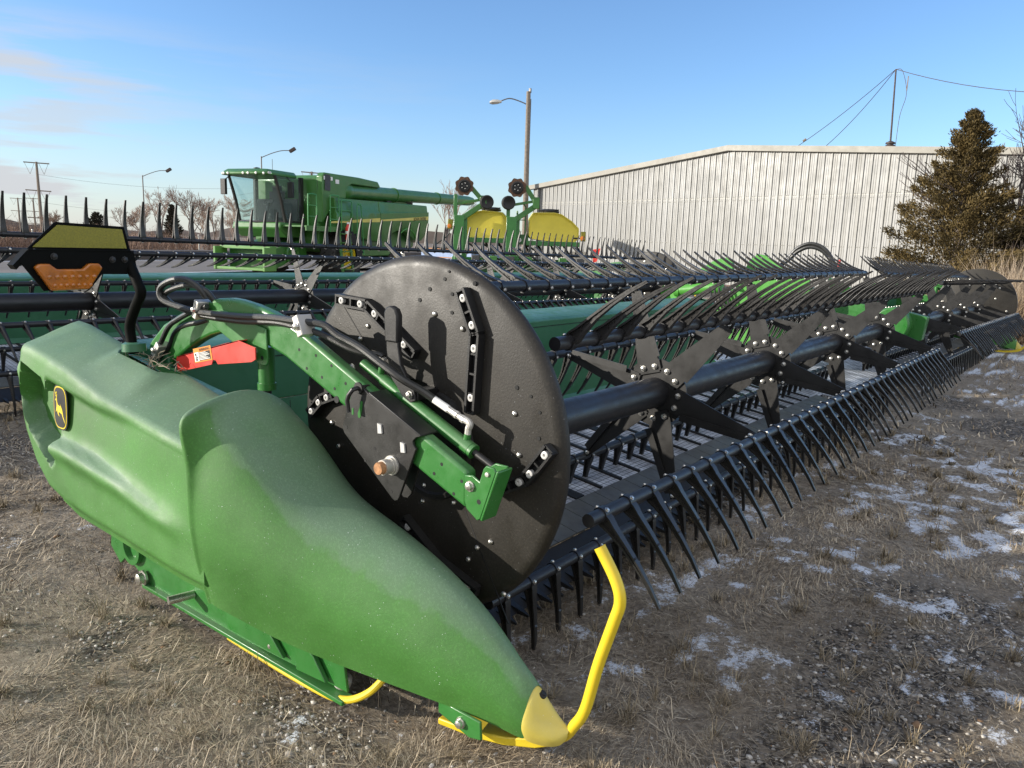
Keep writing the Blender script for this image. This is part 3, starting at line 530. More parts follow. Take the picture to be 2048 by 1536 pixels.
def emblem(root):
    X = 1.2755
    def oc(w, h, n=36):
        return [((abs(math.cos(a))**.62*math.copysign(1, math.cos(a)))*w, (abs(math.sin(a))**.62*math.copysign(1, math.sin(a)))*h) for a in [2*PI*i/n for i in range(n)]]
    c = Vector((X, 3.212, .757)); sl = .28
    def pl(pts, x0, x1, m, nm, par):
        b = MB(); b.prism([(0, 3.212+y+sl*z*-.30, .757+z) for y, z in pts], (x0, 0, 0), (x1, 0, 0)); return b.build(nm, m, par, smooth=0)
    e = pl(oc(.062, .092), X-.0035, X-.001, M['ink'], 'emblem', root)
    pl(oc(.056, .086), X-.0045, X-.0036, M['deer'], 'emblem_border', e); pl(oc(.051, .081), X-.0055, X-.0046, M['ink'], 'emblem_field', e)
    # leaping stag silhouette (body, neck and head, legs, antlers), +y is toward the rear (left in view)
    N_ = [(-.62, .46), (-.50, .44), (-.46, .30), (-.34, .12), (-.10, .10), (.16, .07), (.10, .20), (.30, .06), (.44, -.04), (.54, -.18), (.66, -.42), (.92, -.64), (.98, -.74), (.84, -.66), (.60, -.50), (.40, -.30), (.10, -.26), (-.14, -.22), (-.26, -.30), (-.10, -.42), (-.14, -.47), (-.42, -.32), (-.46, -.16), (-.66, -.22), (-.72, -.30), (-.76, -.24), (-.64, -.10), (-.56, .08), (-.60, .28), (-.66, .34), (-.80, .30), (-.80, .36)]
    pl([(-u*.046, v*.080) for u, v in N_], X-.0065, X-.0056, M['deer'], 'emblem_stag', e)
    a = MB()
    for p, q in (((.027, .036), (.029, .062)), ((.028, .048), (.036, .058)), ((.028, .052), (.022, .062)), ((.027, .042), (.034, .047)), ((.025, .038), (.021, .052))):
        a.bar((X-.006, 3.212+p[0]+sl*p[1]*-.3, .757+p[1]), (X-.006, 3.212+q[0]+sl*q[1]*-.3, .757+q[1]), .001, .0035, up=(0, 1, 0))
    a.build('emblem_antlers', M['deer'], e)
def lower_frame(root):
    b = MB(); b.px([(3.20, .14), (3.18, .30), (3.0, .36), (1.90, .30), (1.74, .16), (1.72, .05), (2.3, .028), (2.95, .035)], 1.452, 1.462)
    b.px([(3.30, .20), (3.30, .94), (3.0, .93), (2.5, .865), (2.2, .80), (1.9, .55), (1.3, .35), (1.3, .12)], 1.57, 1.585)
    b.prism([(1.57, 3.30, .942), (1.57, 2.48, .868), (1.50, 2.48, .862), (1.50, 2.75, .895)], (0, 0, 0), (0, 0, .005))
    o = b.build('end_frame', M['green'], root, bevel=.002)
    s = MB(); s.bar((1.455, 2.96, .030), (1.455, 1.72, .020), .05, .016); s.px([(3.23, .13), (3.21, .22), (3.13, .22), (3.10, .11), (3.15, .07)], 1.438, 1.452); s.build('frame_rail', M['green'], o, bevel=.003)
    s = MB(); s.lathe((1.452, 3.05, .17), (-1, 0, 0), [(0, .075), (.02, .075), (.02, .055), (-.002, .05)], 24); s.build('ring_boss', M['green'], o)
    s = MB(); s.cyl((1.452, 2.60, .10), (1.36, 2.62, .10), .016, 12); s.build('pin', M['bolt'], o)
    for bp, br in (((1.44, 2.955, .065), .026), ((1.452, 2.10, .075), .016), ((1.524, 1.31, .09), .014)): s = MB(); s.bolt(bp, (-1, 0, 0), br, br*1.1); s.build('bolt', M['bolt'], o)
    s = MB(); s.px([(2.35, .055), (2.35, .16), (2.10, .13), (2.02, .06)], 1.432, 1.450); s.px([(1.95, .05), (1.95, .14), (1.92, .16), (1.86, .13), (1.80, .06)], 1.43, 1.448); s.bar((1.45, 2.28, .16), (1.45, 2.15, .09), .03, .03); s.build('frame_bracket', M['green'], o, bevel=.003)
    s = MB(); s.lathe((1.48, 1.78, .035), (0, -.3, 1), [(0, .018), (.01, .028), (.035, .028), (.045, .016), (.045, 0)], 18); s.build('roller', M['zinc'], o)
    k = MB(); k.px([(1.40, .085), (1.40, .125), (1.24, .12), (1.235, .065), (1.28, .055)], 1.524, 1.534); k.build('tip_bracket', M['green'], o, bevel=.003)
    k = MB(); k.tube(smooth_path([(1.447, 2.36, .012), (1.447, 2.1, .004), (1.447, 1.9, .004), (1.447, 1.78, .012), (1.452, 1.70, .035), (1.47, 1.635, .08), (1.50, 1.60, .13)]), .012, 10); k.build('skid_shoe', M['yellow'], o)
    k = MB(); k.loft([[(xo, y, z), (1.69, y, z-.01), (1.69, y, z+t), (xo, y, z+t)] for xo, y, z, t in ((1.545, 1.42, .026, .02), (1.565, 1.30, .024, .022), (1.585, 1.20, .034, .026), (1.610, 1.11, .052, .03), (1.635, 1.045, .078, .034))]); k.build('tip_shoe', M['yellow'], o, bevel=.004)
    k = MB(); k.tube(smooth_path([(1.665, 1.12, .062), (1.668, 1.055, .085), (1.668, 1.018, .135), (1.667, .985, .20), (1.660, .948, .35), (1.652, .905, .49), (1.648, .888, .555), (1.648, .905, .61), (1.648, .957, .685)]), .0160, 16); r = k.build('guide_rod', M['yellow'], root)
    k = MB(); k.lathe((1.648, .9572, .6853), (0, .57, .82), [(0, .0120), (.0006, .0120), (.0006, 0)], 14); k.build('rod_bore', M['dark'], r)
def end_assembly(root):
    """everything outboard of the reel at one end of the header"""
    lower_frame(root); shield_rear(root); shield_nose(root); emblem(root); reel_arm(root); warning_light(root); trapped_straw(root)
def beams(root, x0, x1, zs, cap0=False, cap1=False, dy=0, plates=True, tint='dgreen', belt_m=None):
    Z = lambda x, z: z+zs(x)
    b = MB(); prof = [(3.02, .70), (3.02, .945), (3.05, .958), (3.34, .985), (3.40, .97), (3.40, .70)]
    b.loft([[(x, y, Z(x, z)) for y, z in prof] for x in (x0, x1)])
    bo = b.build('back_beam', M[tint], root, bevel=.006)
    sm = MB(); sm.bar((x0, 3.018, Z(x0, .905)), (x1, 3.018, Z(x1, .905)), .003, .004); sm.build('beam_seam', M['dark'], bo)
    if cap1:
        c = MB(); c.lathe((x1, 3.2, Z(x1, .83)), (1, 0, 0), [(0, .16), (.16, .14), (.26, .08), (.28, 0)], 20); c.build('beam_end', M[tint], bo)
    s = MB(); s.loft([[(x, y, Z(x, z)) for y, z in ((3.0, .70), (2.985, .40), (2.93, .36), (2.935, .352), (3.0, .39), (3.02, .70))] for x in (x0, x1)])
    n = int((x1-x0)/.115)
    so_ = s.build('back_sheet', M['dgreen'], root); g = MB()
    for i in range(1, n): x = x0+(x1-x0)*i/n; g.bar((x, 2.990, Z(x, .42)), (x, 3.001, Z(x, .69)), .004, .004)
    g.build('sheet_seams', M['dark'], so_)
    d = MB(); nx = 90; d.loft([[(x, y, Z(x, z)) for y, z in ((1.93, .205), (2.4, .275), (2.93, .355), (2.93, .330), (1.93, .18))] for x in (x0, x1)]); do = d.build('draper_belt', belt_m, root)
    c = MB(); n = int((x1-x0)/.205)
    for i in range(n):
        x = x0+.1+i*.205
        if x > x1-.02: break
        big = i % 5 == 2
        w = .075 if big else .022
        c.bar((x, 1.96, Z(x, .2125)), (x, 2.4, Z(x, .2785)), w, .008 if big else .016); c.bar((x, 2.4, Z(x, .2785)), (x, 2.92, Z(x, .356)), w, .008 if big else .016)
    c.build('belt_slats', M['rubber'], do)
    p = MB(); n = int((x1-x0)/.15)
    for i in range(n):
        x = x0+i*.15; p.add([(x+.002, 1.76, Z(x, .175)), (x+.148, 1.76, Z(x, .175)), (x+.148, 1.95, Z(x, .217)), (x+.002, 1.95, Z(x, .217)), (x+.002, 1.76, Z(x, .168)), (x+.148, 1.76, Z(x, .168)), (x+.148, 1.95, Z(x, .205)), (x+.002, 1.95, Z(x, .205))], [(0, 1, 2, 3), (7, 6, 5, 4), (0, 4, 5, 1), (1, 5, 6, 2), (2, 6, 7, 3), (3, 7, 4, 0)])
    p.build('seal_strip', M['pad'], root)
    k = MB(); k.loft([[(x, y, Z(x, z)) for y, z in ((1.60, .085), (1.76, .12), (1.76, .165), (1.62, .10))] for x in (x0, x1)]); ko = k.build('cutter_bar', M['bmetal'], root)
    g = MB(); n = int((x1-x0)/.0762)
    for i in range(n):
        x = x0+.03+i*.0762; z = zs(x)
        g.loft([[(x+sx*w, y, zz+z+sz*h) for sx, sz in ((-1, -1), (1, -1), (1, 1), (-1, 1))] for y, zz, w, h in ((1.64, .10, .016, .012), (1.60, .092, .012, .010), (1.555, .082, .003, .004))])
    g.build('knife_guards', M['bmetal'], ko)['kind'] = 'stuff'
def belt_material():
    m = mat('frosted_belt', (.66, .68, .71), .7, var=.12, vscale=4); t = m.node_tree; N = t.nodes; L = t.links; b = N['Principled BSDF']
    tc = N.new('ShaderNodeTexCoord'); mp = N.new('ShaderNodeMapping'); L.new(tc.outputs['Object'], mp.inputs[0])
    br = N.new('ShaderNodeTexBrick'); br.offset = 0; br.inputs['Scale'].default_value = 1; br.inputs['Brick Width'].default_value = .034; br.inputs['Row Height'].default_value = .030; br.inputs['Mortar Size'].default_value = .0022; br.inputs['Mortar Smooth'].default_value = .25
    L.new(mp.outputs[0], br.inputs['Vector'])
    ns = N.new('ShaderNodeTexNoise'); ns.inputs['Scale'].default_value = 7; ns.inputs['Detail'].default_value = 7; L.new(tc.outputs['Object'], ns.inputs['Vector'])
    rp = N.new('ShaderNodeValToRGB'); rp.color_ramp.elements[0].position = .40; rp.color_ramp.elements[1].position = .62; L.new(ns.outputs['Fac'], rp.inputs[0])
    src = b.inputs['Base Color'].links[0].from_socket
    m1 = N.new('ShaderNodeMixRGB'); m1.inputs[1].default_value = (.03, .03, .032, 1); L.new(src, m1.inputs[2])
    mn = N.new('ShaderNodeMath'); mn.operation = 'MULTIPLY_ADD'; mn.inputs[1].default_value = .6; mn.inputs[2].default_value = .4; L.new(rp.outputs[0], mn.inputs[0]); L.new(mn.outputs[0], m1.inputs[0])
    m2 = N.new('ShaderNodeMixRGB'); L.new(br.outputs['Fac'], m2.inputs[0]); L.new(m1.outputs[0], m2.inputs[1]); m2.inputs[2].default_value = (.012, .012, .012, 1)
    L.new(m2.outputs[0], b.inputs['Base Color']); return m
M['belt'] = belt_material()
TANG = [53, 140, 175, -166, -153, -61]        # finger directions for bats at phase, phase+60 ...
H1 = thing('draper_header', 'long green draper header in front, moulded green nose ending in a yellow tip', 'crop header', (8.5, 2.2, 0), group='crop headers parked in rows')
zr = lambda x: -.018*max(0.0, x-8.9)
tl = []
end_assembly(H1)
end_disc(H1, 1.82, 1.776, .808, .597)
AX = (1.70, .758)
reel(H1, 1.93, 7.86, AX, 44, [3.38, 4.89, 6.43, 7.83], TANG, tl=tl, near_bolts=3)
reel(H1, 8.93, 15.05, AX, 36, [9.6, 11.2, 12.6, 14.0], [84, 138, 172, -168, -153, -55], zs=zr, tl=tl, near_bolts=0)
place_tines(tl, H1)
beams(H1, 1.62, 7.15, lambda x: 0.0, cap1=True, belt_m=M['belt'])
beams(H1, 9.75, 15.25, zr, belt_m=M['belt'])
def centre(root):
    b = MB(); b.px([(3.27, 1.12), (3.146, 1.363), (3.069, 1.43), (2.958, 1.413), (2.70, 1.25), (2.49, 1.18), (2.47, .95), (2.60, .86), (3.32, .86)], 8.30, 8.34)
    b.px([(3.90, 1.08), (3.80, 1.14), (3.46, 1.352), (3.32, 1.384), (3.26, 1.33), (3.25, 1.25), (3.52, 1.12)], 8.10, 8.15); b.px([(3.50, .72), (3.22, 1.05), (2.95, .98), (3.0, .66)], 8.05, 8.09)
    b.px([(2.50, 1.12), (2.46, 1.20), (1.95, .98), (2.0, .90)], 8.9, 8.94); b.px([(2.75, .60), (2.70, .84), (2.35, .92), (2.0, .78), (2.1, .62)], 9.5, 9.54); b.box((9.0, 3.1, .95), (1.4, .12, .10)); b.box((8.9, 3.2, .62), (1.6, .5, .4))
    o = b.build('centre_frame', M['lgreen'], root, bevel=.006)
    c = MB(); c.tube([(8.15, 3.93, .985), (8.15, 3.38, 1.065)], .065, 20); c.lathe((8.10, 3.97, .97), (1, 0, 0), [(-.02, .11), (.06, .11), (.06, 0)], 20); c.build('lift_cylinder', M['lgreen'], root)
    h = MB()
    for d in (0, .06): h.tube(smooth_path([(8.45, 2.98, 1.20), (8.45, 2.80-d*.3, 1.38), (8.45, 2.70-d*.3, 1.50-d*.4), (8.45, 2.56, 1.556-d*.6), (8.45, 2.41+d*.3, 1.50-d*.4), (8.45, 2.30+d*.3, 1.345), (8.45, 2.24+d*.3, 1.15)]), .020, 10)
    h.build('hydraulic_hose', M['hose'], root)
    h = MB()
    for i in range(5): h.tube(smooth_path([(8.0, 3.45-.05*i, 1.06), (7.95, 3.40-.05*i, .95-.02*i), (7.95, 3.34-.06*i, .86), (8.0, 3.3-.05*i, .8)]), .012, 8)
    h.build('small_hoses', M['hose'], root)
    f = MB(); f.lathe((8.52, 1.72, .77), (1, 0, 0), [(0, 0), (0, .16), (.02, .175), (.28, .175), (.30, .16), (.30, 0)], 40); f.prism([(8.70, 1.45, .62), (8.70, 1.42, .86), (8.70, 1.62, .90), (8.70, 1.62, .60)], (0, 0, 0), (.13, 0, 0)); f.bar((8.66, 1.75, .80), (8.66, 3.1, 1.15), .10, .16)
    f.build('reel_centre_arm', M['green'], root, bevel=.006)
    r = MB(); r.box((10.85, 2.9, 1.30), (.05, .02, .16), Matrix.Rotation(.35, 3, 'Y')); r.build('red_flag', M['red'], root)
    z = MB(); z.loft([[(x, y, zz) for y, zz in ((1.7, .17), (2.95, .30), (2.95, .22), (1.7, .12))] for x in (7.2, 9.7)]); z.build('feed_deck', M['belt'], root)
centre(H1)
def mirror_end(root, xm, dz):
    """the far end: the near end's parts again, reflected across the reel's middle"""
    kids = [o for o in list(COL.objects) if o.parent == root and (o.name.split('.')[0] in ('rear_shield', 'nose_cone', 'nose_tip', 'end_frame', 'guide_rod', 'reel_arm', 'carriage_plate', 'lift_cylinder'))]
    off = OFF[root]
    def cp(o, par, top):
        c = o.copy(); COL.objects.link(c); c.parent = par
        for ch in [k for k in list(COL.objects) if k.parent == o]: cp(ch, c, False)
        if top: c.matrix_local = Matrix.Translation((xm-2*off.x, 0, dz)) @ Matrix.Diagonal((-1, 1, 1, 1)) @ o.matrix_local
        return c
    for o in kids:
        if o.name.startswith('lift_cylinder') and o.data.vertices[0].co.x > -4: continue
        cp(o, root, True)
XM = 1.82+15.2
mirror_end(H1, XM, -.10)
b = MB(); b.lathe((15.2, 1.776, .70), (-1, 0, 0), [(-.02, 0), (-.02, .597), (.03, .597), (.04, .57), (.04, 0)], 64); fd = b.build('reel_end_disc', M['disc'], H1, smooth=40)
bb = MB()
for i in range(14): a = i*2.4; r = .2+.33*((i*7) % 10)/10; bb.bolt((15.158, 1.776+r*math.cos(a), .70+r*math.sin(a)), (-1, 0, 0), .014, .012)
bb.build('bolts', M['bolt'], fd)['kind'] = 'stuff'
# ---- second header, behind
H2 = thing('draper_header', 'green draper header standing behind, a long row of upright black fingers along its reel', 'crop header', (5.5, 7.0, 0), group='crop headers parked in rows')
z2 = lambda x: -.013*(x-5.1)
DY = 5.0; tl = []
def shifted(fn, *a, **k):
    o0 = OFF[H2]; OFF[H2] = o0 - Vector((0, DY, 0)); r = fn(*a, **k); OFF[H2] = o0; return r
A2 = (1.70, .84)
reel_sel = lambda k, p: 0 if k in (0, 5) and p.x > 1.5 else 50
def h2():
    reel(H2, .75, 12.9, A2, 42, [1.3, 2.95, 5.1, 6.7, 8.3, 9.9, 11.5], [-110, 135, 175, -166, -153, 8], zs=z2, tl=tl, near_bolts=0, sel=reel_sel, camp=Vector((0, -DY, CAM_H)))
    place_tines(tl, H2, thick=1.6)
    beams(H2, .45, 13.0, lambda x: z2(x)*.6+.02, belt_m=M['belt'])
    b = MB(); b.lathe((13.0, 1.776, .80), (-1, 0, 0), [(-.02, 0), (-.02, .597), (.03, .597), (.04, .57), (.04, 0)], 64); f2 = b.build('reel_end_disc', M['disc'], H2, smooth=40)
    bb = MB()
    for i in range(14): a = i*2.4; r = .2+.33*((i*7) % 10)/10; bb.bolt((12.958, 1.776+r*math.cos(a), .80+r*math.sin(a)), (-1, 0, 0), .016, .012)
    bb.build('bolts', M['bolt'], f2)['kind'] = 'stuff'
shifted(h2)
def h2_ends():
    src = [o for o in list(COL.objects) if o.parent == H1 and o.name.split('.')[0] in ('rear_shield', 'nose_cone', 'nose_tip', 'end_frame', 'guide_rod', 'reel_arm', 'carriage_plate', 'reel_end_disc')]
    seen = set()
    for o in src:
        nm = o.name.split('.')[0]
        if nm in seen: continue
        seen.add(nm)
        def cp(o, par):
            c = o.copy(); COL.objects.link(c); c.parent = par
            for ch in [k for k in list(COL.objects) if k.parent == o]: cp(ch, c)
            return c
        c = cp(o, H2); c.matrix_local = Matrix.Translation((OFF[H1].x-OFF[H2].x-1.15, OFF[H1].y+DY-OFF[H2].y, .05)) @ o.matrix_local      # its near end, out of frame at left
        if nm == 'reel_end_disc': continue
        c = cp(o, H2); c.matrix_local = Matrix.Translation((14.82-OFF[H1].x-OFF[H2].x, OFF[H1].y+DY-OFF[H2].y, -.04)) @ Matrix.Diagonal((-1, 1, 1, 1)) @ o.matrix_local
h2_ends()
# ------------------------------------------------------------------ ground
def vnoise(X, Y, seed, sc):
    r = np.random.default_rng(seed); G = r.random((256, 256)); x = X*sc; y = Y*sc; xi = np.floor(x).astype(int); yi = np.floor(y).astype(int); fx = x-xi; fy = y-yi
    fx = fx*fx*(3-2*fx); fy = fy*fy*(3-2*fy); g = lambda a, b: G[a % 256, b % 256]
    return (g(xi, yi)*(1-fx)+g(xi+1, yi)*fx)*(1-fy)+(g(xi, yi+1)*(1-fx)+g(xi+1, yi+1)*fx)*fy
def fbm(X, Y, seed, sc, oc=4):
    s = 0; a = .5; t = 0
    for o in range(oc): s = s+a*vnoise(X, Y, seed+o*17, sc*2**o); t += a; a *= .55
    return s/t
def ground_z(X, Y):
    d = np.hypot(X-3, Y-1); near = np.clip(1-(d-8)/10, .25, 1)
    z = (fbm(X, Y, 3, .55, 3)-.5)*.07*near + (fbm(X, Y, 9, 5, 3)-.5)*.03*np.clip(1-(d-5)/6, 0, 1)
    return z - .014 - .016*np.clip(X-9, 0, 9)
def snow_mask(X, Y):
    # thin wind-blown patches: more to the right of the header and around (2.5..6, -2..0.5)
    n = fbm(X, Y*1.4, 21, 7.5, 5); big = fbm(X, Y, 33, .8, 3)
    s = X*math.sin(YAW)-Y*math.cos(YAW); dep = X*math.cos(YAW)+Y*math.sin(YAW)
    bias = .028*np.clip(s, -4, 2.2) + .075*np.exp(-((s-2.0)/.8)**2-((dep-3.1)/1.1)**2) - .14*np.clip((3.4-dep)/.5, 0, 1)*np.clip((1.75-s)/.5, 0, 1)
    return np.clip((n+.55*(big-.5)+bias-.54)/.26, 0, 1)
def gravel_mask(X, Y):
    return np.clip((fbm(X, Y, 51, .9, 4)-.50)/.10 + .9*np.exp(-((X-2.35)/.55)**2-((Y-.45)/.55)**2), 0, 1)
def axis_coords(a, b, st, far):
    c = list(np.arange(a, b, st)); s = st; x = c[-1]
    while x < far: s *= 1.09; x += s; c.append(x)
    s = st; x = c[0]
    while x > -far: s *= 1.09; x -= s; c.insert(0, x)
    return np.array(c)
gx = axis_coords(.2, 7.5, .03, 1500); gy = axis_coords(-2.2, 5.2, .03, 1500)
GX, GY = np.meshgrid(gx, gy, indexing='ij'); GZ = ground_z(GX, GY); SN = snow_mask(GX, GY); GM = gravel_mask(GX, GY)
V = np.stack([GX.ravel(), GY.ravel(), (GZ+SN*.006).ravel()], 1); nx, ny = GX.shape; I = np.arange(nx*ny).reshape(nx, ny)
Fq = np.stack([I[:-1, :-1].ravel(), I[1:, :-1].ravel(), I[1:, 1:].ravel(), I[:-1, 1:].ravel()], 1)
gcol = np.stack([SN.ravel(), GM.ravel(), np.zeros(nx*ny), np.ones(nx*ny)], 1)
def ground_material():
    m = bpy.data.materials.new('frozen_ground'); m.use_nodes = True; t = m.node_tree; N = t.nodes; L = t.links; b = N['Principled BSDF']; b.inputs['Roughness'].default_value = .9; b.inputs['Specular IOR Level'].default_value = .2
    g = N.new('ShaderNodeNewGeometry'); P = g.outputs['Position']; at = N.new('ShaderNodeAttribute'); at.attribute_name = 'tint'; sp = N.new('ShaderNodeSeparateColor'); L.new(at.outputs['Color'], sp.inputs[0])
    def noise(sc, det=6, ro=.62):
        n = N.new('ShaderNodeTexNoise'); n.inputs['Scale'].default_value = sc; n.inputs['Detail'].default_value = det; n.inputs['Roughness'].default_value = ro; L.new(P, n.inputs['Vector']); return n.outputs['Fac']
    def ramp(v, pts):
        n = N.new('ShaderNodeValToRGB'); e = n.color_ramp.elements
        while len(e) < len(pts): e.new(.5)
        for i, (p, c) in enumerate(pts): e[i].position = p; e[i].color = (*c, 1) if isinstance(c, tuple) else (c, c, c, 1)
        L.new(v, n.inputs[0]); return n.outputs[0]
    def mix(f, a, c):
        n = N.new('ShaderNodeMixRGB')
        for i, v in ((0, f), (1, a), (2, c)):
            if isinstance(v, (int, float)): n.inputs[i].default_value = v
            elif isinstance(v, tuple): n.inputs[i].default_value = (*v, 1)
            else: L.new(v, n.inputs[i])
        return n.outputs[0]
    soil = mix(ramp(noise(1.3, 4), [(.4, 0.0), (.62, 1.0)]), ramp(noise(22, 8, .7), [(.3, (.09, .068, .047)), (.5, (.27, .22, .16)), (.66, (.48, .41, .31))]), ramp(noise(60, 6, .7), [(.3, (.13, .105, .078)), (.55, (.36, .305, .235)), (.7, (.54, .475, .375))]))
    v = N.new('ShaderNodeTexVoronoi'); v.inputs['Scale'].default_value = 62; L.new(P, v.inputs['Vector'])
    peb = mix(ramp(v.outputs['Distance'], [(.25, 0.0), (.5, 1.0)]), ramp(v.outputs['Color'], [(.1, (.12, .11, .10)), (.6, (.26, .24, .21)), (.95, (.42, .40, .37))]), (.05, .042, .034))
    gm = N.new('ShaderNodeMath'); gm.operation = 'MULTIPLY'; L.new(sp.outputs['Green'], gm.inputs[0]); L.new(ramp(noise(30, 5), [(.38, 0.0), (.55, 1.0)]), gm.inputs[1])
    c = mix(gm.outputs[0], soil, peb)
    sm = N.new('ShaderNodeMath'); sm.operation = 'MULTIPLY_ADD'; sm.inputs[1].default_value = 1.25; L.new(sp.outputs['Red'], sm.inputs[0]); L.new(ramp(noise(38, 6, .7), [(.3, -.75), (.7, .25)]), sm.inputs[2])
    nn = N.new('ShaderNodeMath'); nn.operation = 'SUBTRACT'; nn.inputs[1].default_value = .50; L.new(noise(44, 9, .85), nn.inputs[0])
    sm2 = N.new('ShaderNodeMath'); sm2.operation = 'MULTIPLY_ADD'; L.new(nn.outputs[0], sm2.inputs[0]); sm2.inputs[1].default_value = 4.2; 
    q = N.new('ShaderNodeMath'); q.operation = 'SUBTRACT'; L.new(sp.outputs['Red'], q.inputs[0]); q.inputs[1].default_value = .50; L.new(q.outputs[0], sm2.inputs[2])
    sf = ramp(sm2.outputs[0], [(.02, 0.0), (.22, 1.0)])
    gate = N.new('ShaderNodeMath'); gate.operation = 'MULTIPLY'; L.new(sf, gate.inputs[0]); L.new(ramp(sp.outputs['Red'], [(.02, 0.0), (.3, 1.0)]), gate.inputs[1])
    c = mix(gate.outputs[0], c, (.80, .83, .87)); L.new(c, b.inputs['Base Color'])
    bn = N.new('ShaderNodeBump'); bn.inputs['Strength'].default_value = .9; bn.inputs['Distance'].default_value = .02; L.new(noise(45, 8, .75), bn.inputs['Height']); L.new(bn.outputs[0], b.inputs['Normal'])
    return m
GMAT = ground_material()
gr = np_mesh('ground', V, Fq, GMAT, col=gcol, smooth=True); gr['kind'] = 'structure'
# grass blades: dead, short, mostly pressed flat
def blade_material():
    m = bpy.data.materials.new('dead_grass'); m.use_nodes = True; t = m.node_tree; b = t.nodes['Principled BSDF']; at = t.nodes.new('ShaderNodeAttribute'); at.attribute_name = 'tint'
    t.links.new(at.outputs['Color'], b.inputs['Base Color']); b.inputs['Roughness'].default_value = .75; b.inputs['Specular IOR Level'].default_value = .25; return m
BM_ = blade_material()
def wedge(n, r0, r1, pw, half=.74):
    """random ground points in the view wedge (and a margin beside it), denser near the camera"""
    u = rng.random(n); r = (r0**pw+(r1**pw-r0**pw)*u)**(1/pw); a = YAW+rng.uniform(-half, half, n); return r*np.cos(a), r*np.sin(a), r
def blades(n, r0, r1, pw, lmin, lmax, wid, tilt, up_frac=.1):
    X, Y, r = wedge(n, r0, r1, pw)
    keep = rng.random(n) > .6*snow_mask(X, Y); keep &= rng.random(n) > .55*gravel_mask(X, Y)
    cl = fbm(X, Y, 71, 3.2, 3); keep &= rng.random(n) < np.clip((cl-.22)*2.6, .12, 1)
    X, Y, r = X[keep], Y[keep], r[keep]; n = len(X)
    ang = (fbm(X, Y, 81, 1.6, 2)*4*PI) + rng.normal(0, .8, n); L = rng.uniform(lmin, lmax, n)*(.6+.8*fbm(X, Y, 91, 1.4, 2)); tl_ = np.where(rng.random(n) < up_frac, rng.uniform(.2, .9, n), rng.normal(tilt, .16, n).clip(.5, 1.54))
    D = np.stack([np.cos(ang)*np.sin(tl_), np.sin(ang)*np.sin(tl_), np.cos(tl_)], 1); Sd = np.stack([-np.sin(ang), np.cos(ang), np.zeros(n)], 1)*(wid*rng.uniform(.6, 1.4, n)*np.clip(r/2.5, 1, 3))[:, None]
    P0 = np.stack([X, Y, ground_z(X, Y)+rng.uniform(-.002, .008, n)], 1); P1 = P0+D*(L*.55)[:, None]; dr = np.zeros((n, 3)); dr[:, 2] = -L*rng.uniform(.0, .28, n); cu = Sd/np.linalg.norm(Sd, axis=1)[:, None]*(L*rng.normal(0, .18, n))[:, None]
    P2 = P0+D*L[:, None]+dr+cu; P2[:, 2] = np.maximum(P2[:, 2], P0[:, 2]+.001)
    Vv = np.stack([P0-Sd, P0+Sd, P1+Sd*.8, P1-Sd*.8, P2], 1).reshape(-1, 3); k = np.arange(n)*5
    Ff = np.concatenate([np.stack([k, k+1, k+2], 1), np.stack([k, k+2, k+3], 1), np.stack([k+3, k+2, k+4], 1)])
    h = rng.random(n)[:, None]; dk = np.array([.065, .046, .030]); md = np.array([.37, .292, .198]); lt = np.array([.70, .60, .44])
    c = np.where(h < .4, dk+(md-dk)*h/.4, md+(lt-md)*((h-.4)/.6)**1.8); c = c*(.75+.5*fbm(X, Y, 95, .9, 2))[:, None]
    col = np.repeat(np.concatenate([c, np.ones((n, 1))], 1), 5, 0); return Vv, Ff, col
parts = [blades(330000, .8, 6.5, 1.1, .015, .050, .0008, 1.36), blades(16000, .8, 5.0, 1.2, .04, .11, .0011, 1.3, .25), blades(60000, 5.5, 16, 1.2, .04, .09, .0016, 1.3, .2)]
Vg = []; Fg = []; Cg = []; o_ = 0
for v_, f_, c_ in parts: Vg.append(v_); Fg.append(f_+o_); Cg.append(c_); o_ += len(v_)
gs = np_mesh('dead_grass', np.concatenate(Vg), np.concatenate(Fg), BM_, col=np.concatenate(Cg)); tag(gs, 'short dead brown grass pressed flat on the frozen ground', 'grass', kind='stuff')
# a few tufts
def tufts(n):
    X, Y, r = wedge(n, 1.0, 7, 1.2); Vv = []; Ff = []; Cc = []; k0 = 0
    for x, y, rr in zip(X, Y, r):
        m = rng.integers(25, 70); a = rng.uniform(0, 2*PI, m); tl_ = np.abs(rng.normal(.75, .35, m)).clip(0, 1.45); L = rng.uniform(.03, .10, m)*rng.uniform(.6, 1.25); d = np.stack([np.cos(a)*np.sin(tl_), np.sin(a)*np.sin(tl_), np.cos(tl_)], 1); s = np.stack([-np.sin(a), np.cos(a), np.zeros(m)], 1)*.0011*max(1, rr/2.5)
        p0 = np.array([x, y, float(ground_z(x, y))])+d*.004+np.stack([rng.normal(0, .012, m), rng.normal(0, .012, m), np.zeros(m)], 1); p1 = p0+d*(L*.6)[:, None]; p2 = p0+d*L[:, None]; p2[:, 2] -= L*.25; Vv.append(np.stack([p0-s, p0+s, p1+s*.8, p1-s*.8, p2], 1).reshape(-1, 3)); q = np.arange(m)*5+k0; Ff.append(np.concatenate([np.stack([q, q+1, q+2], 1), np.stack([q, q+2, q+3], 1), np.stack([q+3, q+2, q+4], 1)])); k0 += 5*m
        g = rng.random((m, 1)); c = np.array([.10, .075, .045])*(1-g)+np.array([.44, .36, .24])*g; Cc.append(np.repeat(np.concatenate([c, np.ones((m, 1))], 1), 5, 0))
    o = np_mesh('grass_tufts', np.concatenate(Vv), np.concatenate(Ff), BM_, col=np.concatenate(Cc)); tag(o, 'small dry tufts of straw coloured grass standing on the ground', 'grass', kind='stuff')
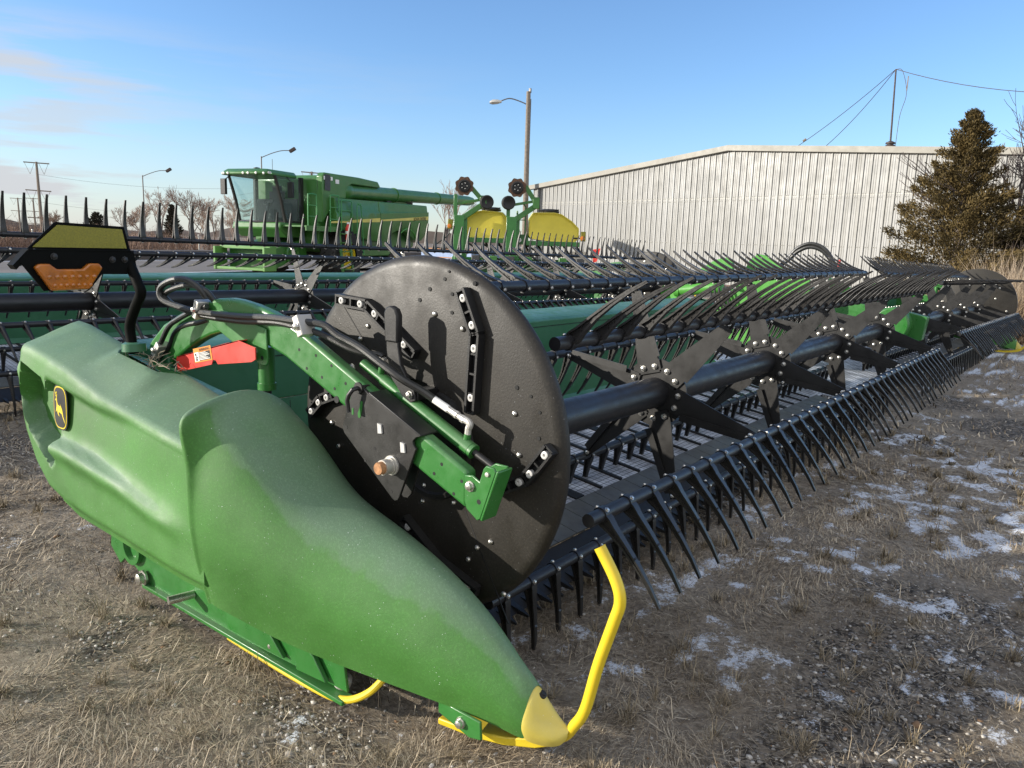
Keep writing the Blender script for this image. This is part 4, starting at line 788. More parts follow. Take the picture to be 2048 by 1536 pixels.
tufts(520)
# loose stones
def stones(n):
    X, Y, r = wedge(n, .9, 7, 1.15); keep = rng.random(n) < (.16+.84*gravel_mask(X, Y)); X, Y, r = X[keep], Y[keep], r[keep]; n = len(X)
    bm = bmesh.new(); bmesh.ops.create_icosphere(bm, subdivisions=1, radius=1); bv = np.array([v.co[:] for v in bm.verts]); bf = np.array([[v.index for v in f.verts] for f in bm.faces]); bm.free()
    s = .0024+.0062*rng.random(n)**3; big = rng.random(n) < .012; s[big] *= 2.0; sc = np.stack([s*rng.uniform(.8, 1.5, n), s*rng.uniform(.8, 1.5, n), s*rng.uniform(.45, .85, n)], 1); a = rng.uniform(0, 2*PI, n)
    loc = bv[None]*sc[:, None, :]*(1+.22*rng.standard_normal((n, len(bv), 1))).clip(.5, 1.5); ca, sa = np.cos(a)[:, None], np.sin(a)[:, None]
    Vs = np.stack([loc[..., 0]*ca-loc[..., 1]*sa+X[:, None], loc[..., 0]*sa+loc[..., 1]*ca+Y[:, None], loc[..., 2]+(ground_z(X, Y)+s*.25)[:, None]], -1).reshape(-1, 3)
    Fs = (bf[None]+(np.arange(n)*len(bv))[:, None, None]).reshape(-1, 3); g = rng.random((n, 1)); c = np.array([.18, .16, .135])+g*np.array([.42, .405, .37]); wr = rng.random(n) < .08; c[wr] = np.array([.26, .16, .09])
    return Vs, Fs, np.repeat(np.concatenate([c, np.ones((n, 1))], 1), len(bv), 0)
v_, f_, c_ = stones(34000); st = np_mesh('gravel', v_, f_, BM_, col=c_); tag(st, 'pale loose limestone gravel scattered over the bare ground', 'gravel', kind='stuff')
# ------------------------------------------------------------------ far ground: road, verge, berm, brush
def ground_strip(name, pts, z, m, kind='structure'):
    b = MB(); b.add([(x, y, z) for x, y in pts], [tuple(range(len(pts)))]); o = b.build(name, m, None, smooth=0); o['kind'] = kind; return o
du = Vector((math.cos(math.radians(14)), math.sin(math.radians(14)), 0)); dv = Vector((-du.y, du.x, 0)); O = Vector((9.3, 25.5, 0))
rm = mat('gravel_road', (.155, .135, .118), .9, vscale=.25, var=.3, bump=.6, bscale=6)
def uvp(u, v): p = O+du*u+dv*v; return (p.x, p.y)
ground_strip('road', [uvp(-120, .6), uvp(60, .6), uvp(60, 12.5), uvp(-120, 12.5)], -.018, rm)
snm = mat('thin_snow', (.62, .64, .68), .8, vscale=1.5, var=.2)
def ragged(name, u0, u1, v, w, m, z, seed):
    r = np.random.default_rng(seed); n = 160; us = np.linspace(u0, u1, n); lo = v-w*(.2+.8*r.random(n)); hi = v+w*(.2+.8*r.random(n)); b = MB(); vs = [(*uvp(u, a), z) for u, a in zip(us, lo)]+[(*uvp(u, a), z) for u, a in zip(us, hi)]
    b.add(vs, [(i, i+1, n+i+1, n+i) for i in range(n-1)]); o = b.build(name, m, None, smooth=0); o['kind'] = 'structure'
ragged('snow_edge', -60, 14, .55, .22, snm, -.008, 4); ragged('snow_edge', -60, 30, 11.0, .25, snm, -.008, 5)
bmz = mat('dark_soil_bank', (.075, .058, .045), .9, vscale=.6, var=.4, bump=.6, bscale=8)
b = MB(); b.loft([[(*uvp(u, 13.0), -.05), (*uvp(u, 13.3), .42), (*uvp(u, 14.2), .46), (*uvp(u, 15.5), .1)] for u in np.linspace(-120, 60, 40)], closed=False); o = b.build('earth_bank', bmz, None); o['kind'] = 'structure'
fm = mat('brown_field', (.20, .145, .10), .95, vscale=.08, var=.3); 
ground_strip('field', [uvp(-400, 15), uvp(250, 15), uvp(250, 420), uvp(-400, 420)], .03, fm)
# distant wooded rise so the land does not end in a hard line
b = MB(); n = 90; hz = np.random.default_rng(3).random(n)
vs = []
for i in range(n):
    a = math.radians(-20+150*i/(n-1)); x, y = 520*math.cos(a), 520*math.sin(a); h = 3+4.5*hz[i]+3*math.sin(i*.35); vs += [(x, y, -2), (x*1.02, y*1.02, h), (x*1.2, y*1.2, -2)]
b.add(vs, [(3*i+j, 3*i+3+j, 3*i+4+j, 3*i+1+j) for i in range(n-1) for j in range(2)]); o = b.build('wooded_hills', mat('far_wood', (.125, .098, .078), .95, vscale=.05, var=.3), None); o['kind'] = 'structure'
# ------------------------------------------------------------------ vegetation
bark = mat('bare_bark', (.23, .165, .125), .85, vscale=3, var=.3); bark2 = mat('grey_bark', (.14, .115, .10), .85, vscale=3, var=.3); twm = mat('bare_twigs', (.30, .215, .165), .85, vscale=1, var=.25)
def branches(h, seed, levels=5, spread=.5, r0=None, multi=1, lean=0.0, droop=0.0):
    r = random.Random(seed); out = []
    def grow(p, d, L, rad, lv):
        seg = 3; q = p; pts = [p.copy()]
        for i in range(seg):
            d = (d+Vector((r.gauss(0, .07), r.gauss(0, .07), r.gauss(0, .04)+.07-droop*lv))).normalized(); q = q+d*(L/seg); pts.append(q.copy())
        out.append((pts, rad, rad*.55 if lv < levels else rad*.25, lv))
        if lv >= levels: return
        for i in range(r.choice((3, 3, 4)) if lv < levels-1 else r.choice((4, 5))):
            t = pts[-1] if i == 0 else pts[r.randint(1, seg)]
            ax = Vector((r.gauss(0, 1), r.gauss(0, 1), r.gauss(0, .5))).normalized(); nd = (d+ax*spread*r.uniform(.6, 1.5)).normalized()
            grow(t, nd, L*r.uniform(.58, .82), rad*.58, lv+1)
    for m in range(multi): grow(Vector((r.gauss(0, .12)*(multi > 1), r.gauss(0, .12)*(multi > 1), 0)), Vector((lean+r.gauss(0, .16), r.gauss(0, .16), 1)).normalized(), h*.34, (r0 or h*.022)/(multi**.5), 0)
    return out
def strands(out, lv0, lv1, name, m, parent, minr=.0, sides=3):
    V = []; F = []; n = 0
    for pts, ra, rb, lv in out:
        if not (lv0 <= lv <= lv1): continue
        k = len(pts)
        for i, p in enumerate(pts):
            t = (pts[min(i+1, k-1)]-pts[max(i-1, 0)]).normalized(); x = t.orthogonal().normalized(); y = t.cross(x); rr = max(minr, ra+(rb-ra)*i/(k-1))
            for j in range(sides): a = 2*PI*j/sides; V.append(p+(x*math.cos(a)+y*math.sin(a))*rr)
        for i in range(k-1):
            for j in range(sides):
                a, b2, c, d = n+i*sides+j, n+i*sides+(j+1) % sides, n+(i+1)*sides+(j+1) % sides, n+(i+1)*sides+j; F += [(a, b2, c), (a, c, d)]
        n += k*sides
    return np_mesh(name, np.array([tuple(v) for v in V]), np.array(F), m, parent, smooth=True)
def at_depth(px, D, z=0.0):
    """ground point seen at picture column px (of 2048) and D metres ahead"""
    a = YAW-math.atan((px-1024)/1540); c = D/math.cos(a-YAW); return (c*math.cos(a), c*math.sin(a), z)
def bare_tree(label, px, D, h, seed, levels=5, spread=.5, multi=1, minr=.012, group='bare trees along the road', m=None):
    t = thing('bare_tree', label, 'tree', at_depth(px, D), random.uniform(0, 6), group, local=True); br = branches(h, seed, levels, spread, multi=multi)
    zz = max(p.z for pts, *_ in br for p in pts); f = h/zz; br = [([p*f for p in pts], ra, rb, lv) for pts, ra, rb, lv in br]
    strands(br, 0, 1, 'trunk', m or bark2, t, .04, 5); strands(br, 2, 9, 'crown', m or twm, t, minr*.62); return t
BT = [(252, 95, 4.6, 'small bare tree left of the lamp post at roadside'), (285, 100, 5.2, 'slim bare tree just left of the grey lamp post'), (322, 90, 6.6, 'bare tree right of the lamp post, tallest of the left group'), (383, 88, 6.6, 'wide bare tree between the small cedar and the combine'), (428, 92, 5.7, 'bare tree left of the combine cab'), (462, 80, 5.9, 'dense bare tree touching the combine cab mirror in view'), (408, 105, 5.4, 'thin bare tree behind the wide one left of the combine'), (110, 110, 4.2, 'thin bare sapling beside the tallest power pole'), (885, 70, 7.0, 'bare tree between the combine rear and the planter')]
for i, (px, D, h, lb) in enumerate(BT): bare_tree(lb, px, D, h, 100+i, levels=5, spread=.62 if i != 8 else .5, multi=2 if i % 2 else 1, minr=.022)
def shrub_mass(name, label, cat, boxes, n, m, hmin, hmax, seed, rad=.012):
    r = random.Random(seed); V = []; F = []; k = 0
    for i in range(n):
        u0, v0, u1, v1 = r.choice(boxes); p = Vector((*uvp(r.uniform(u0, u1), r.uniform(v0, v1)), 0)); h = r.uniform(hmin, hmax)
        for j in range(7):
            d = Vector((r.gauss(0, .35), r.gauss(0, .35), 1)).normalized(); q = p+d*h*r.uniform(.5, 1); s = Vector((r.uniform(-1, 1), r.uniform(-1, 1), 0)).normalized()*rad
            mid = (p+q)/2+Vector((r.gauss(0, .1), r.gauss(0, .1), 0))*h; V += [p-s, p+s, mid+s, mid-s, q]; F += [(k, k+1, k+2), (k, k+2, k+3), (k+3, k+2, k+4)]; k += 5
            for w in range(3):
                a = mid.lerp(q, r.random()); e = a+Vector((r.gauss(0, .3), r.gauss(0, .3), r.uniform(0, .35)))*h*.5; V += [a-s*.6, a+s*.6, e]; F.append((k, k+1, k+2)); k += 3
    o = np_mesh(name, np.array([tuple(v) for v in V]), np.array(F), m); return tag(o, label, cat, kind='stuff')
brm = mat('brown_brush', (.235, .15, .105), .9, vscale=.5, var=.35)
shrub_mass('roadside_brush', 'reddish brown bare brush lining the far side of the road', 'brush', [(-70, 30, 60, 75), (-20, 20, 30, 40), (-10, 16, 20, 30)], 5200, brm, .7, 2.2, 5, .020)
def cedar(label, loc, h, w, n, seed, cols, leafs=.1, cat='tree', group=None, lean=0):
    t = thing('cedar_tree', label, cat, loc, 0, group, local=True); r = np.random.default_rng(seed); tr = MB(); tr.tube([(0, 0, 0), (0, 0, h*.5), (lean*h, 0, h*.97)], [h*.022, h*.014, .008], 8); tr.build('trunk', bark2, t)
    # boughs: each a drooping spray; foliage sits on the boughs so gaps stay between them
    nb = int(110*(h/5)); V = []; F = []; C = []; k = 0; W = MB()
    for i in range(nb):
        u = (i+.5)/nb; z = h*(.03+.95*u**.9); rad = w*(1-u)**.92*(.72+.42*r.random())+.05*h*.3; a = i*2.399+r.normal(0, .25); up = .25+.6*u+r.normal(0, .1)
        d = np.array([math.cos(a), math.sin(a), up]); d /= np.linalg.norm(d); base_ = np.array([lean*h*u, 0, z-.1*rad]); m_ = max(10, int(n/nb*(rad/w*1.6+.3)))
        W.tube([tuple(base_), tuple(base_+d*rad*.6+[0, 0, -.03*rad]), tuple(base_+d*rad)], [.014*h/5, .008*h/5, .003], 4)
        tt = r.random(m_)**.6; P = base_+d*(rad*tt)[:, None]+r.normal(0, 1, (m_, 3))*(.16*rad*(1.05-tt)+.035*h/5)[:, None]*np.array([1, 1, .7])
        dd = d+r.normal(0, .55, (m_, 3)); dd[:, 2] += .35; dd /= np.linalg.norm(dd, axis=1)[:, None]; L = leafs*r.uniform(.5, 1.3, m_); s = np.cross(dd, r.normal(0, 1, (m_, 3))); s /= np.linalg.norm(s, axis=1)[:, None]; s *= (L*.17)[:, None]
        Vv = np.stack([P, P+dd*(L*.5)[:, None]+s, P+dd*L[:, None], P+dd*(L*.5)[:, None]-s], 1).reshape(-1, 3); q = np.arange(m_)*4+k; V.append(Vv); F.append(np.stack([q, q+1, q+2, q+3], 1)); k += m_*4
        g = (r.random()*.55+.45*r.random(m_))[:, None]; c = np.array(cols[0])*(1-g)+np.array(cols[1])*g; C.append(np.repeat(np.concatenate([c, np.ones((m_, 1))], 1), 4, 0))
    W.build('boughs', bark2, t); np_mesh('foliage', np.concatenate(V), np.concatenate(F), BM_, t, np.concatenate(C)); return t
cedar('tall bushy brownish green cedar in front of the metal wall', (26.2, 3.75, -.2), 5.85, 2.6, 70000, 8, [(.030, .025, .010), (.150, .104, .036)], .095)
cedar('darker low cedar right of the tall one at picture edge', (26.6, 2.05, -.2), 3.4, 1.5, 8000, 18, [(.022, .022, .012), (.085, .062, .028)], .16)
cedar('small dark wide cedar beyond the yellow reflector plate', at_depth(198, 85), 3.2, 2.0, 2600, 28, [(.015, .017, .014), (.06, .055, .035)], .35, group='small cedars across the road')
cedar('small dark cedar among the bare trees right of the lamp post', at_depth(347, 84), 4.3, 1.15, 2600, 29, [(.018, .02, .014), (.075, .06, .04)], .32, group='small cedars across the road')
tw2 = mat('grey_twigs', (.13, .10, .09), .85, vscale=1, var=.3)
for i, (loc, h, lb) in enumerate([((28.0, 1.55, -.2), 7.2, 'grey bare tree reaching in at the right edge above the cedar'), ((27.0, 1.2, -.2), 4.5, 'low grey bare tree at the right edge beside the cedar')]):
    t = thing('bare_tree', lb, 'tree', loc, i, 'bare trees beside the shed', local=True); br = branches(h, 60+i, 5, .6, multi=2); zz = max(p.z for pts, *_ in br for p in pts); br = [([p*(h/zz) for p in pts], a, b2, c) for pts, a, b2, c in br]; strands(br, 0, 1, 'trunk', bark2, t, .03, 5); strands(br, 2, 9, 'crown', tw2, t, .007)
def dry_shrub(label, loc, h, w, n, seed, c0, c1):
    r = np.random.default_rng(seed); a = r.uniform(0, 2*PI, n); tl_ = np.abs(r.normal(.25, .28, n)); d = np.stack([np.cos(a)*np.sin(tl_), np.sin(a)*np.sin(tl_), np.cos(tl_)], 1); P0 = np.stack([r.normal(0, w*.32, n), r.normal(0, w*.32, n), np.zeros(n)], 1); L = h*r.uniform(.4, 1, n); s = np.cross(d, r.normal(0, 1, (n, 3))); s = s/np.linalg.norm(s, axis=1)[:, None]*.006
    M1 = P0+d*(L*.6)[:, None]; P2 = M1+(d+r.normal(0, .45, (n, 3)))*(L*.4)[:, None]; P2[:, 2] = np.maximum(P2[:, 2], .05)
    V = np.stack([P0-s, P0+s, M1+s*.8, M1-s*.8, P2], 1).reshape(-1, 3); k = np.arange(n)*5; F = np.concatenate([np.stack([k, k+1, k+2], 1), np.stack([k, k+2, k+3], 1), np.stack([k+3, k+2, k+4], 1)]); g = r.random((n, 1)); c = np.array(c0)*(1-g)+np.array(c1)*g
    o = np_mesh('dry_shrub', V, F, BM_, None, np.repeat(np.concatenate([c, np.ones((n, 1))], 1), 5, 0)); o.location = loc; return tag(o, label, 'shrub', 'dry shrubs past the far end of the header')
dry_shrub('tall straw coloured weeds right behind the far reel disc', (17.6, 2.0, -.18), 1.25, 1.1, 2600, 1, (.20, .13, .075), (.46, .34, .21))
dry_shrub('pale tangled dry shrub at the right edge below the cedar', (19.6, 1.55, -.18), 1.75, 1.3, 2600, 2, (.26, .19, .13), (.55, .45, .33))
dry_shrub('reddish dry weeds at the right edge behind the yellow guide rod', (18.6, 1.1, -.18), .95, 1.2, 2400, 3, (.20, .12, .075), (.42, .29, .18))
dry_shrub('brown weeds between the header end and the cedar', (20.5, 2.9, -.18), 1.3, 1.6, 2200, 4, (.12, .08, .05), (.34, .24, .15))
# ------------------------------------------------------------------ metal building
wa = math.radians(77.3); WD = Vector((-math.cos(wa), -math.sin(wa), 0)); WN = Vector((-math.sin(wa), math.cos(wa), 0)); WP = Vector((34.16, 24.61, -.25))   # along the gable wall toward the right; outward normal
def wp(i, z, o=0.0): return WP+WD*(.305*i)+WN*o+Vector((0, 0, z+.25))
EAVE, APEX, NR = 4.51, 5.68, 38.3
def roof_z(i): return APEX-(.0288 if i < NR else .0240)*abs(i-NR)
def wall_material():
    m = mat('ribbed_steel_wall', (.305, .305, .295), .45, vscale=.5, var=.06); t = m.node_tree; N = t.nodes; L = t.links; b = N['Principled BSDF']; tc = N.new('ShaderNodeTexCoord'); mp = N.new('ShaderNodeMapping'); mp.inputs['Scale'].default_value = (3, 3, .16); L.new(tc.outputs['Object'], mp.inputs[0])
    n = N.new('ShaderNodeTexNoise'); n.inputs['Scale'].default_value = 2.2; n.inputs['Detail'].default_value = 8; L.new(mp.outputs[0], n.inputs['Vector']); r = N.new('ShaderNodeValToRGB'); r.color_ramp.elements[0].position = .35; r.color_ramp.elements[0].color = (.74, .725, .68, 1); r.color_ramp.elements[1].position = .62; r.color_ramp.elements[1].color = (1, 1, 1, 1); L.new(n.outputs['Fac'], r.inputs[0])
    src = b.inputs['Base Color'].links[0].from_socket; mx = N.new('ShaderNodeMixRGB'); mx.blend_type = 'MULTIPLY'; mx.inputs[0].default_value = .8; L.new(src, mx.inputs[1]); L.new(r.outputs[0], mx.inputs[2]); L.new(mx.outputs[0], b.inputs['Base Color']); return m
B = thing('metal_building', 'long white ribbed steel shed with a low gable behind the headers', 'building', tuple(wp(38, -.25)))
wm = wall_material(); b = MB(); secs_b = []; prof = [(0, 0), (.016, .0), (.026, .038), (.056, .038), (.066, 0), (.13, 0), (.136, .012), (.150, .012), (.156, 0), (.21, 0), (.216, .012), (.230, .012), (.236, 0)]
cols = []
for i in range(-2, 80):
    for s, o in prof: cols.append((i+s/.305, o))
cols.append((80, 0))
vs = [wp(i, -.3, o) for i, o in cols]+[wp(i, roof_z(i)-.06, o) for i, o in cols]; n = len(cols); b.add(vs, [(j, j+1, n+j+1, n+j) for j in range(n-1)])
wo = b.build('gable_wall', wm, B, smooth=0)
b = MB(); b.add([wp(-2, -.3), wp(-2, EAVE-.06), wp(-2, EAVE-.06)-WN*60, wp(-2, -.3)-WN*60], [(0, 1, 2, 3)]); b.add([wp(80, -.3), wp(80, roof_z(80)-.06), wp(80, roof_z(80)-.06)-WN*60, wp(80, -.3)-WN*60], [(3, 2, 1, 0)]); b.build('side_wall', wm, B, smooth=0)
b = MB(); b.loft([[wp(i, roof_z(i), .18), wp(i, roof_z(i)+.04, .18), wp(i, roof_z(i)+.04)-WN*60, wp(i, roof_z(i))-WN*60] for i in (-2.6, NR, 80.6)]); b.build('roof', M['alu'], B, smooth=0)
b = MB()
for i0, i1 in ((-2.7, NR), (NR, 80.7)): b.loft([[wp(i, roof_z(i)-.17, .055), wp(i, roof_z(i)-.15, .19), wp(i, roof_z(i)+.065, .20), wp(i, roof_z(i)+.065, .1)] for i in (i0, i1)])
b.build('fascia', mat('fascia_trim', (.27, .255, .215), .5, vscale=.8, var=.15), B, smooth=0)
b = MB()
for z in (3.62,): b.bar(wp(-2, z, .004), wp(80, z, .004), .012, .004, up=WN)
for z in (1.75, 3.52, 3.66, .5):
    for i in range(-1, 80):
        for s in (.33, .62): p = wp(i+s, z, .008); b.box(p, (.028, .028, .028))
b.build('lap_seam_and_screws', M['alu'], B, smooth=0)
b = MB(); b.bar(wp(-.35, -.2, .03), wp(-.35, EAVE-.1, .03), .09, .06, up=WN); b.build('downspout', M['steel'], B)
# things on and by the wall
rv = thing('roof_vent', 'squat dark mushroom roof vent beside the antenna mast', 'roof vent', tuple(wp(58.4, roof_z(58.4), -1.0)), local=True); b = MB(); b.lathe((0, 0, 0), (0, 0, 1), [(0, .11), (.12, .11), (.12, .17), (.16, .19), (.22, .15), (.22, .1), (.26, .1), (.26, .17), (.31, .16), (.36, .05), (.36, 0)], 20); o = b.build('cap', M['vent'], rv)
mp0 = wp(57.5, roof_z(57.5), -1.6); top = mp0+WD*-.12+Vector((0, 0, 2.95)); am = thing('antenna_mast', 'thin dark mast on the shed roof with sagging guy wires', 'mast', tuple(mp0)); b = MB(); b.tube([mp0, top], [.035, .028], 8); b.build('pole', M['vent'], am)
b = MB()
def sag(a, c, s, n=14): a, c = Vector(a), Vector(c); return [a.lerp(c, i/n)-Vector((0, 0, s*4*(i/n)*(1-i/n))) for i in range(n+1)]
g1 = wp(45.5, roof_z(45.5), -1.0); g2 = wp(48.5, roof_z(48.5), -1.5); far = wp(84, roof_z(80)+1.9, -2.0)
for a, s in ((g1, .12), (g2, .18), (far, .45)): b.tube(sag(top, a, s), .012, 5)
b.tube(smooth_path([top, top+WD*.25+Vector((0, 0, -.1)), top+WD*.48+Vector((0, 0, -.9)), top+WD*.33+Vector((0, 0, -1.7)), top+WD*.3+Vector((0, 0, -2.95))]), .010, 5); b.build('wire', M['vent'], am)
b = MB(); b.box(top+WD*.48+Vector((0, 0, -.55)), (.03, .03, .5)); b.tube([g1+(top-g1)*.12, g1+(top-g1)*.15], .045, 6); b.build('wire_tag', M['wood'], am)
def wall_at(i): return wp(i, 0)
bd = MB(); p0 = wp(38.2, .22, .10); bd.box(p0, (.05, .30, .55), Matrix.Rotation(wa-PI/2, 3, 'Z')); tag(bd.build('notice_board', M['wood'], None), 'small weathered board fixed low on the shed wall', 'board')
bd = MB(); a0 = wp(35.4, -.12, .5); a1 = wp(41.5, .06, .4); bd.bar(a0, a1, .03, .05)
for i in range(4): q = a0.lerp(a1, .1+.25*i); bd.bar(q, q-Vector((0, 0, .3)), .02, .02)
tag(bd.build('rusty_rack', mat('rusty_steel', (.10, .055, .04), .8), None), 'rusty steel rack leaning by the shed wall under the board', 'rack')
bd = MB(); q = Vector(at_depth(1150, 29, .2)); bd.box(q+Vector((0, 0, .55)), (.05, .62, 1.0), Matrix.Rotation(.15, 3, 'Z')); tag(bd.build('cream_panel', M['cream'], None), 'plain cream board standing between the planter and the shed', 'board')
bd = MB(); q = Vector(at_depth(1176, 27, .9)); bd.prism([q+Vector((0, .0, 0)), q+Vector((.05, -.12, .05)), q+Vector((.12, -.2, .5)), q+Vector((.02, .04, .45))], (0, 0, 0), (.02, .02, 0)); bd.cyl(q-Vector((0, 0, .95)), q+Vector((0, 0, .1)), .012, 6); tag(bd.build('safety_flag', M['red'], None), 'orange red flag on a thin stick by the cream board', 'flag')
# ------------------------------------------------------------------ poles
def street_lamp(label, px, D, h, arm, ddir, m='steel', r=.085):
    loc = Vector(at_depth(px, D)); t = thing('street_lamp', label, 'street lamp', loc, 0, 'street lamps by the road', local=True); b = MB(); b.tube([(0, 0, 0), (0, 0, h)], [r, r*.7], 10); b.build('pole', M[m], t)
    d = Vector((math.cos(ddir), math.sin(ddir), 0)); b = MB(); P = smooth_path([Vector((0, 0, h-.12)), d*arm*.35+Vector((0, 0, h+.28)), d*arm*.7+Vector((0, 0, h+.56)), d*arm+Vector((0, 0, h+.60))]); b.tube(P, .038, 8); b.build('arm', M[m], t)
    b = MB(); e = d*(arm+.25)+Vector((0, 0, h+.66)); b.box(e, (.62, .36, .28), Matrix.Rotation(ddir, 3, 'Z') @ Matrix.Rotation(-.55, 3, 'Y')); b.build('lamp_head', M['vent'], t, bevel=.03); return t
RD = YAW-PI/2
street_lamp('slim grey lamp post standing alone across the road at left', 293, 90, 7.75, 2.75, RD)
street_lamp('lamp post whose arm rises from behind the combine cab', 525, 75, 8.8, 2.7, RD)
loc = Vector(at_depth(1040, 42)); t = thing('yard_light', 'tall weathered wooden pole with a curved light arm beside the shed', 'light pole', loc, 0, None, local=True); b = MB(); b.tube([(.0, 0, 0), (-.05, .06, 9.25)], [.17, .11], 12); b.build('pole', M['wood'], t)
d = Vector((math.cos(RD), math.sin(RD), 0))*-1; b = MB(); b.tube(smooth_path([(0, 0, 8.55), d*.5+Vector((0, 0, 8.75)), d*1.05+Vector((0, 0, 8.88)), d*1.5+Vector((0, 0, 8.74))]), .03, 8); b.tube([(0, 0, 8.0), (.06, .1, 8.4), (0, 0, 8.6)], .015, 5); b.build('arm', M['steel'], t)
b = MB(); e = d*1.78+Vector((0, 0, 8.66)); b.loft([[e+d*s+Vector((-d.y, d.x, 0))*w*c+Vector((0, 0, h*k-.1*s)) for c, k in ((-1, 0), (-.7, 1), (.7, 1), (1, 0), (.6, -.6), (-.6, -.6))] for s, w, h in ((-.32, .07, .06), (-.1, .17, .12), (.15, .19, .13), (.3, .10, .06))]); b.build('lamp_head', M['zinc'], t)
b = MB(); b.box((.0, 0, 9.3), (.1, .1, .22)); b.tube([(.12, 0, 0), (.10, 0, 8.9)], .02, 5); b.build('conduit', M['steel'], t)
def power_pole(label, px, D, h, arms, w, tw=0.0):
    loc = Vector(at_depth(px, D)); t = thing('power_pole', label, 'power pole', loc, 0, 'power poles on the horizon', local=True); b = MB(); b.tube([(.3, 0, -2), (0, 0, h)], [.62, .36], 8); b.build('pole', M['wood'], t); dd = Vector((math.cos(RD+tw), math.sin(RD+tw), 0))
    for z in arms:
        b = MB(); b.bar(dd*-w+Vector((0, 0, z)), dd*w+Vector((0, 0, z-.25)), .32, .32)
        for s in (-1, 1):
            for f in (.15, .95): b.tube([dd*w*s*f+Vector((0, 0, z)), dd*w*s*.55+Vector((0, 0, z-3.6))], .05, 4)
        b.build('crossarm', M['wood'], t)
power_pole('nearest and tallest power pole with three crossarms', 88, 250, 22.0, (21.8, 13.3, 4.8+.0), 3.75, .15)
power_pole('smallest distant power pole at far left', 46, 430, 17.5, (17.2, 10.6, 4.2), 4.2)
power_pole('distant power pole just left of the tallest one', 76, 420, 17.3, (17.1, 10.4, 4.0), 3.9)
power_pole('power pole top showing above the combine body', 622, 260, 22.6, (22.4, 14), 3.3, .2)
wr = MB()
P1, P2 = Vector(at_depth(88, 250)), Vector(at_depth(622, 260))
for dz in (18.2, 9.7, 1.2):
    wr.tube(sag(P1+Vector((0, 0, dz)), P2+Vector((0, 0, dz+.8)), 3.0, 20), .03, 4)
tag(wr.build('power_lines', M['steel'], None), 'faint overhead wires strung from the tallest power pole', 'power lines')
b = MB(); p = Vector(at_depth(133, 62)); b.cyl(p, p+Vector((0, 0, 2.1)), .03, 6); b.box(p+Vector((.05, 0, 2.0)), (.06, .42, .36)); tag(b.build('road_sign', M['steel'], None), 'small grey sign on a post beyond the road at left', 'sign')
# chain fence posts along the brush
for i in range(9):
    b = MB(); q = uvp(-16+6.0*i, 19.5); b.cyl((*q, 0), (*q, 1.35), .045, 6); b.lathe((*q, 1.35), (0, 0, 1), [(0, .06), (.03, .05), (.05, 0)], 6); tag(b.build('fence_post', M['alu'], None), 'plain grey fence post in the brush across the road', 'fence post', 'fence posts across the road')
# low blue-grey roofed store behind planter
p = Vector(at_depth(912, 46)); bl = thing('storage_shed', 'low blue grey sheeted shed between the combine and the planter', 'shed', p, math.radians(-15), local=True); b = MB(); b.box((0, 0, .45), (2.0, 5.4, 1.2)); b.build('wall', M['blue'], bl); b = MB(); b.bar((-1.02, -2.7, .55), (-1.02, 2.7, .55), .05, .05); b.bar((-1.02, -2.7, 1.04), (-1.02, 2.7, 1.04), .06, .06); b.build('rail', M['rust'], bl)
# ------------------------------------------------------------------ wheels
def wheel(parent, c, R, w, rim_r, name='wheel', lugs=22):
    c = Vector(c); b = MB(); prof = [(-w/2, rim_r), (-w/2, R*.88), (-w*.36, R*.965), (w*.36, R*.965), (w/2, R*.88), (w/2, rim_r)]
    b.lathe(c, (0, 1, 0), prof, 40)
    for i in range(lugs):
        for s in (-1, 1):
            a = 2*PI*(i+.5*(s > 0))/lugs; a2 = a+.16; p = c+Vector((math.cos(a)*R*.975, s*.02, math.sin(a)*R*.975)); q = c+Vector((math.cos(a2)*R*.95, s*w*.48, math.sin(a2)*R*.95)); b.bar(p, q, .06*R, .07*R, up=(math.cos(a), 0, math.sin(a)))
    o = b.build(name, M['rubber'], parent); r = MB(); r.lathe(c, (0, -1, 0), [(-w*.45, rim_r), (w*.40, rim_r*1.02), (w*.40, rim_r*.9), (w*.05, rim_r*.78), (w*.02, rim_r*.3), (w*.12, rim_r*.25), (w*.12, 0)], 32); r.build('rim', M['wheel'], o)
    h = MB()
    for i in range(8): a = 2*PI*i/8; h.bolt(c+Vector((math.cos(a)*rim_r*.5, -w*.03, math.sin(a)*rim_r*.5)), (0, -1, 0), .025, .03)
    h.build('wheel_nuts', M['bolt'], o); return o
# ------------------------------------------------------------------ combine (local: +x to its rear, +y to its far side)
def glass_mat():
    m = bpy.data.materials.new('cab_glass'); m.use_nodes = True; t = m.node_tree; b = t.nodes['Principled BSDF']; b.inputs['Base Color'].default_value = (.55, .70, .68, 1); b.inputs['Roughness'].default_value = .03; b.inputs['Transmission Weight'].default_value = .9; b.inputs['IOR'].default_value = 1.02; b.inputs['Specular IOR Level'].default_value = .7; return m
M['glass'] = glass_mat()
CB = thing('combine_harvester', 'big green combine with yellow stripe and glass cab parked on the road', 'combine', (18.14, 21.21, 0), math.radians(14), local=True)
b = MB(); b.loft([[(-1.0, y, 1.15), (-1.0, y, 3.40), (-.85, y, 3.52), (2.45, y, 3.56), (2.75, y, 3.40), (5.0, y, 2.85), (5.3, y, 2.6), (5.2, y, 1.2), (4, y, .85), (.5, y, .80)] for y in (.55, 3.3)]); b.build('body', M['combine'], CB, bevel=.04)
b = MB(); b.px([(0, 0)]*3, 0, 0) if False else None
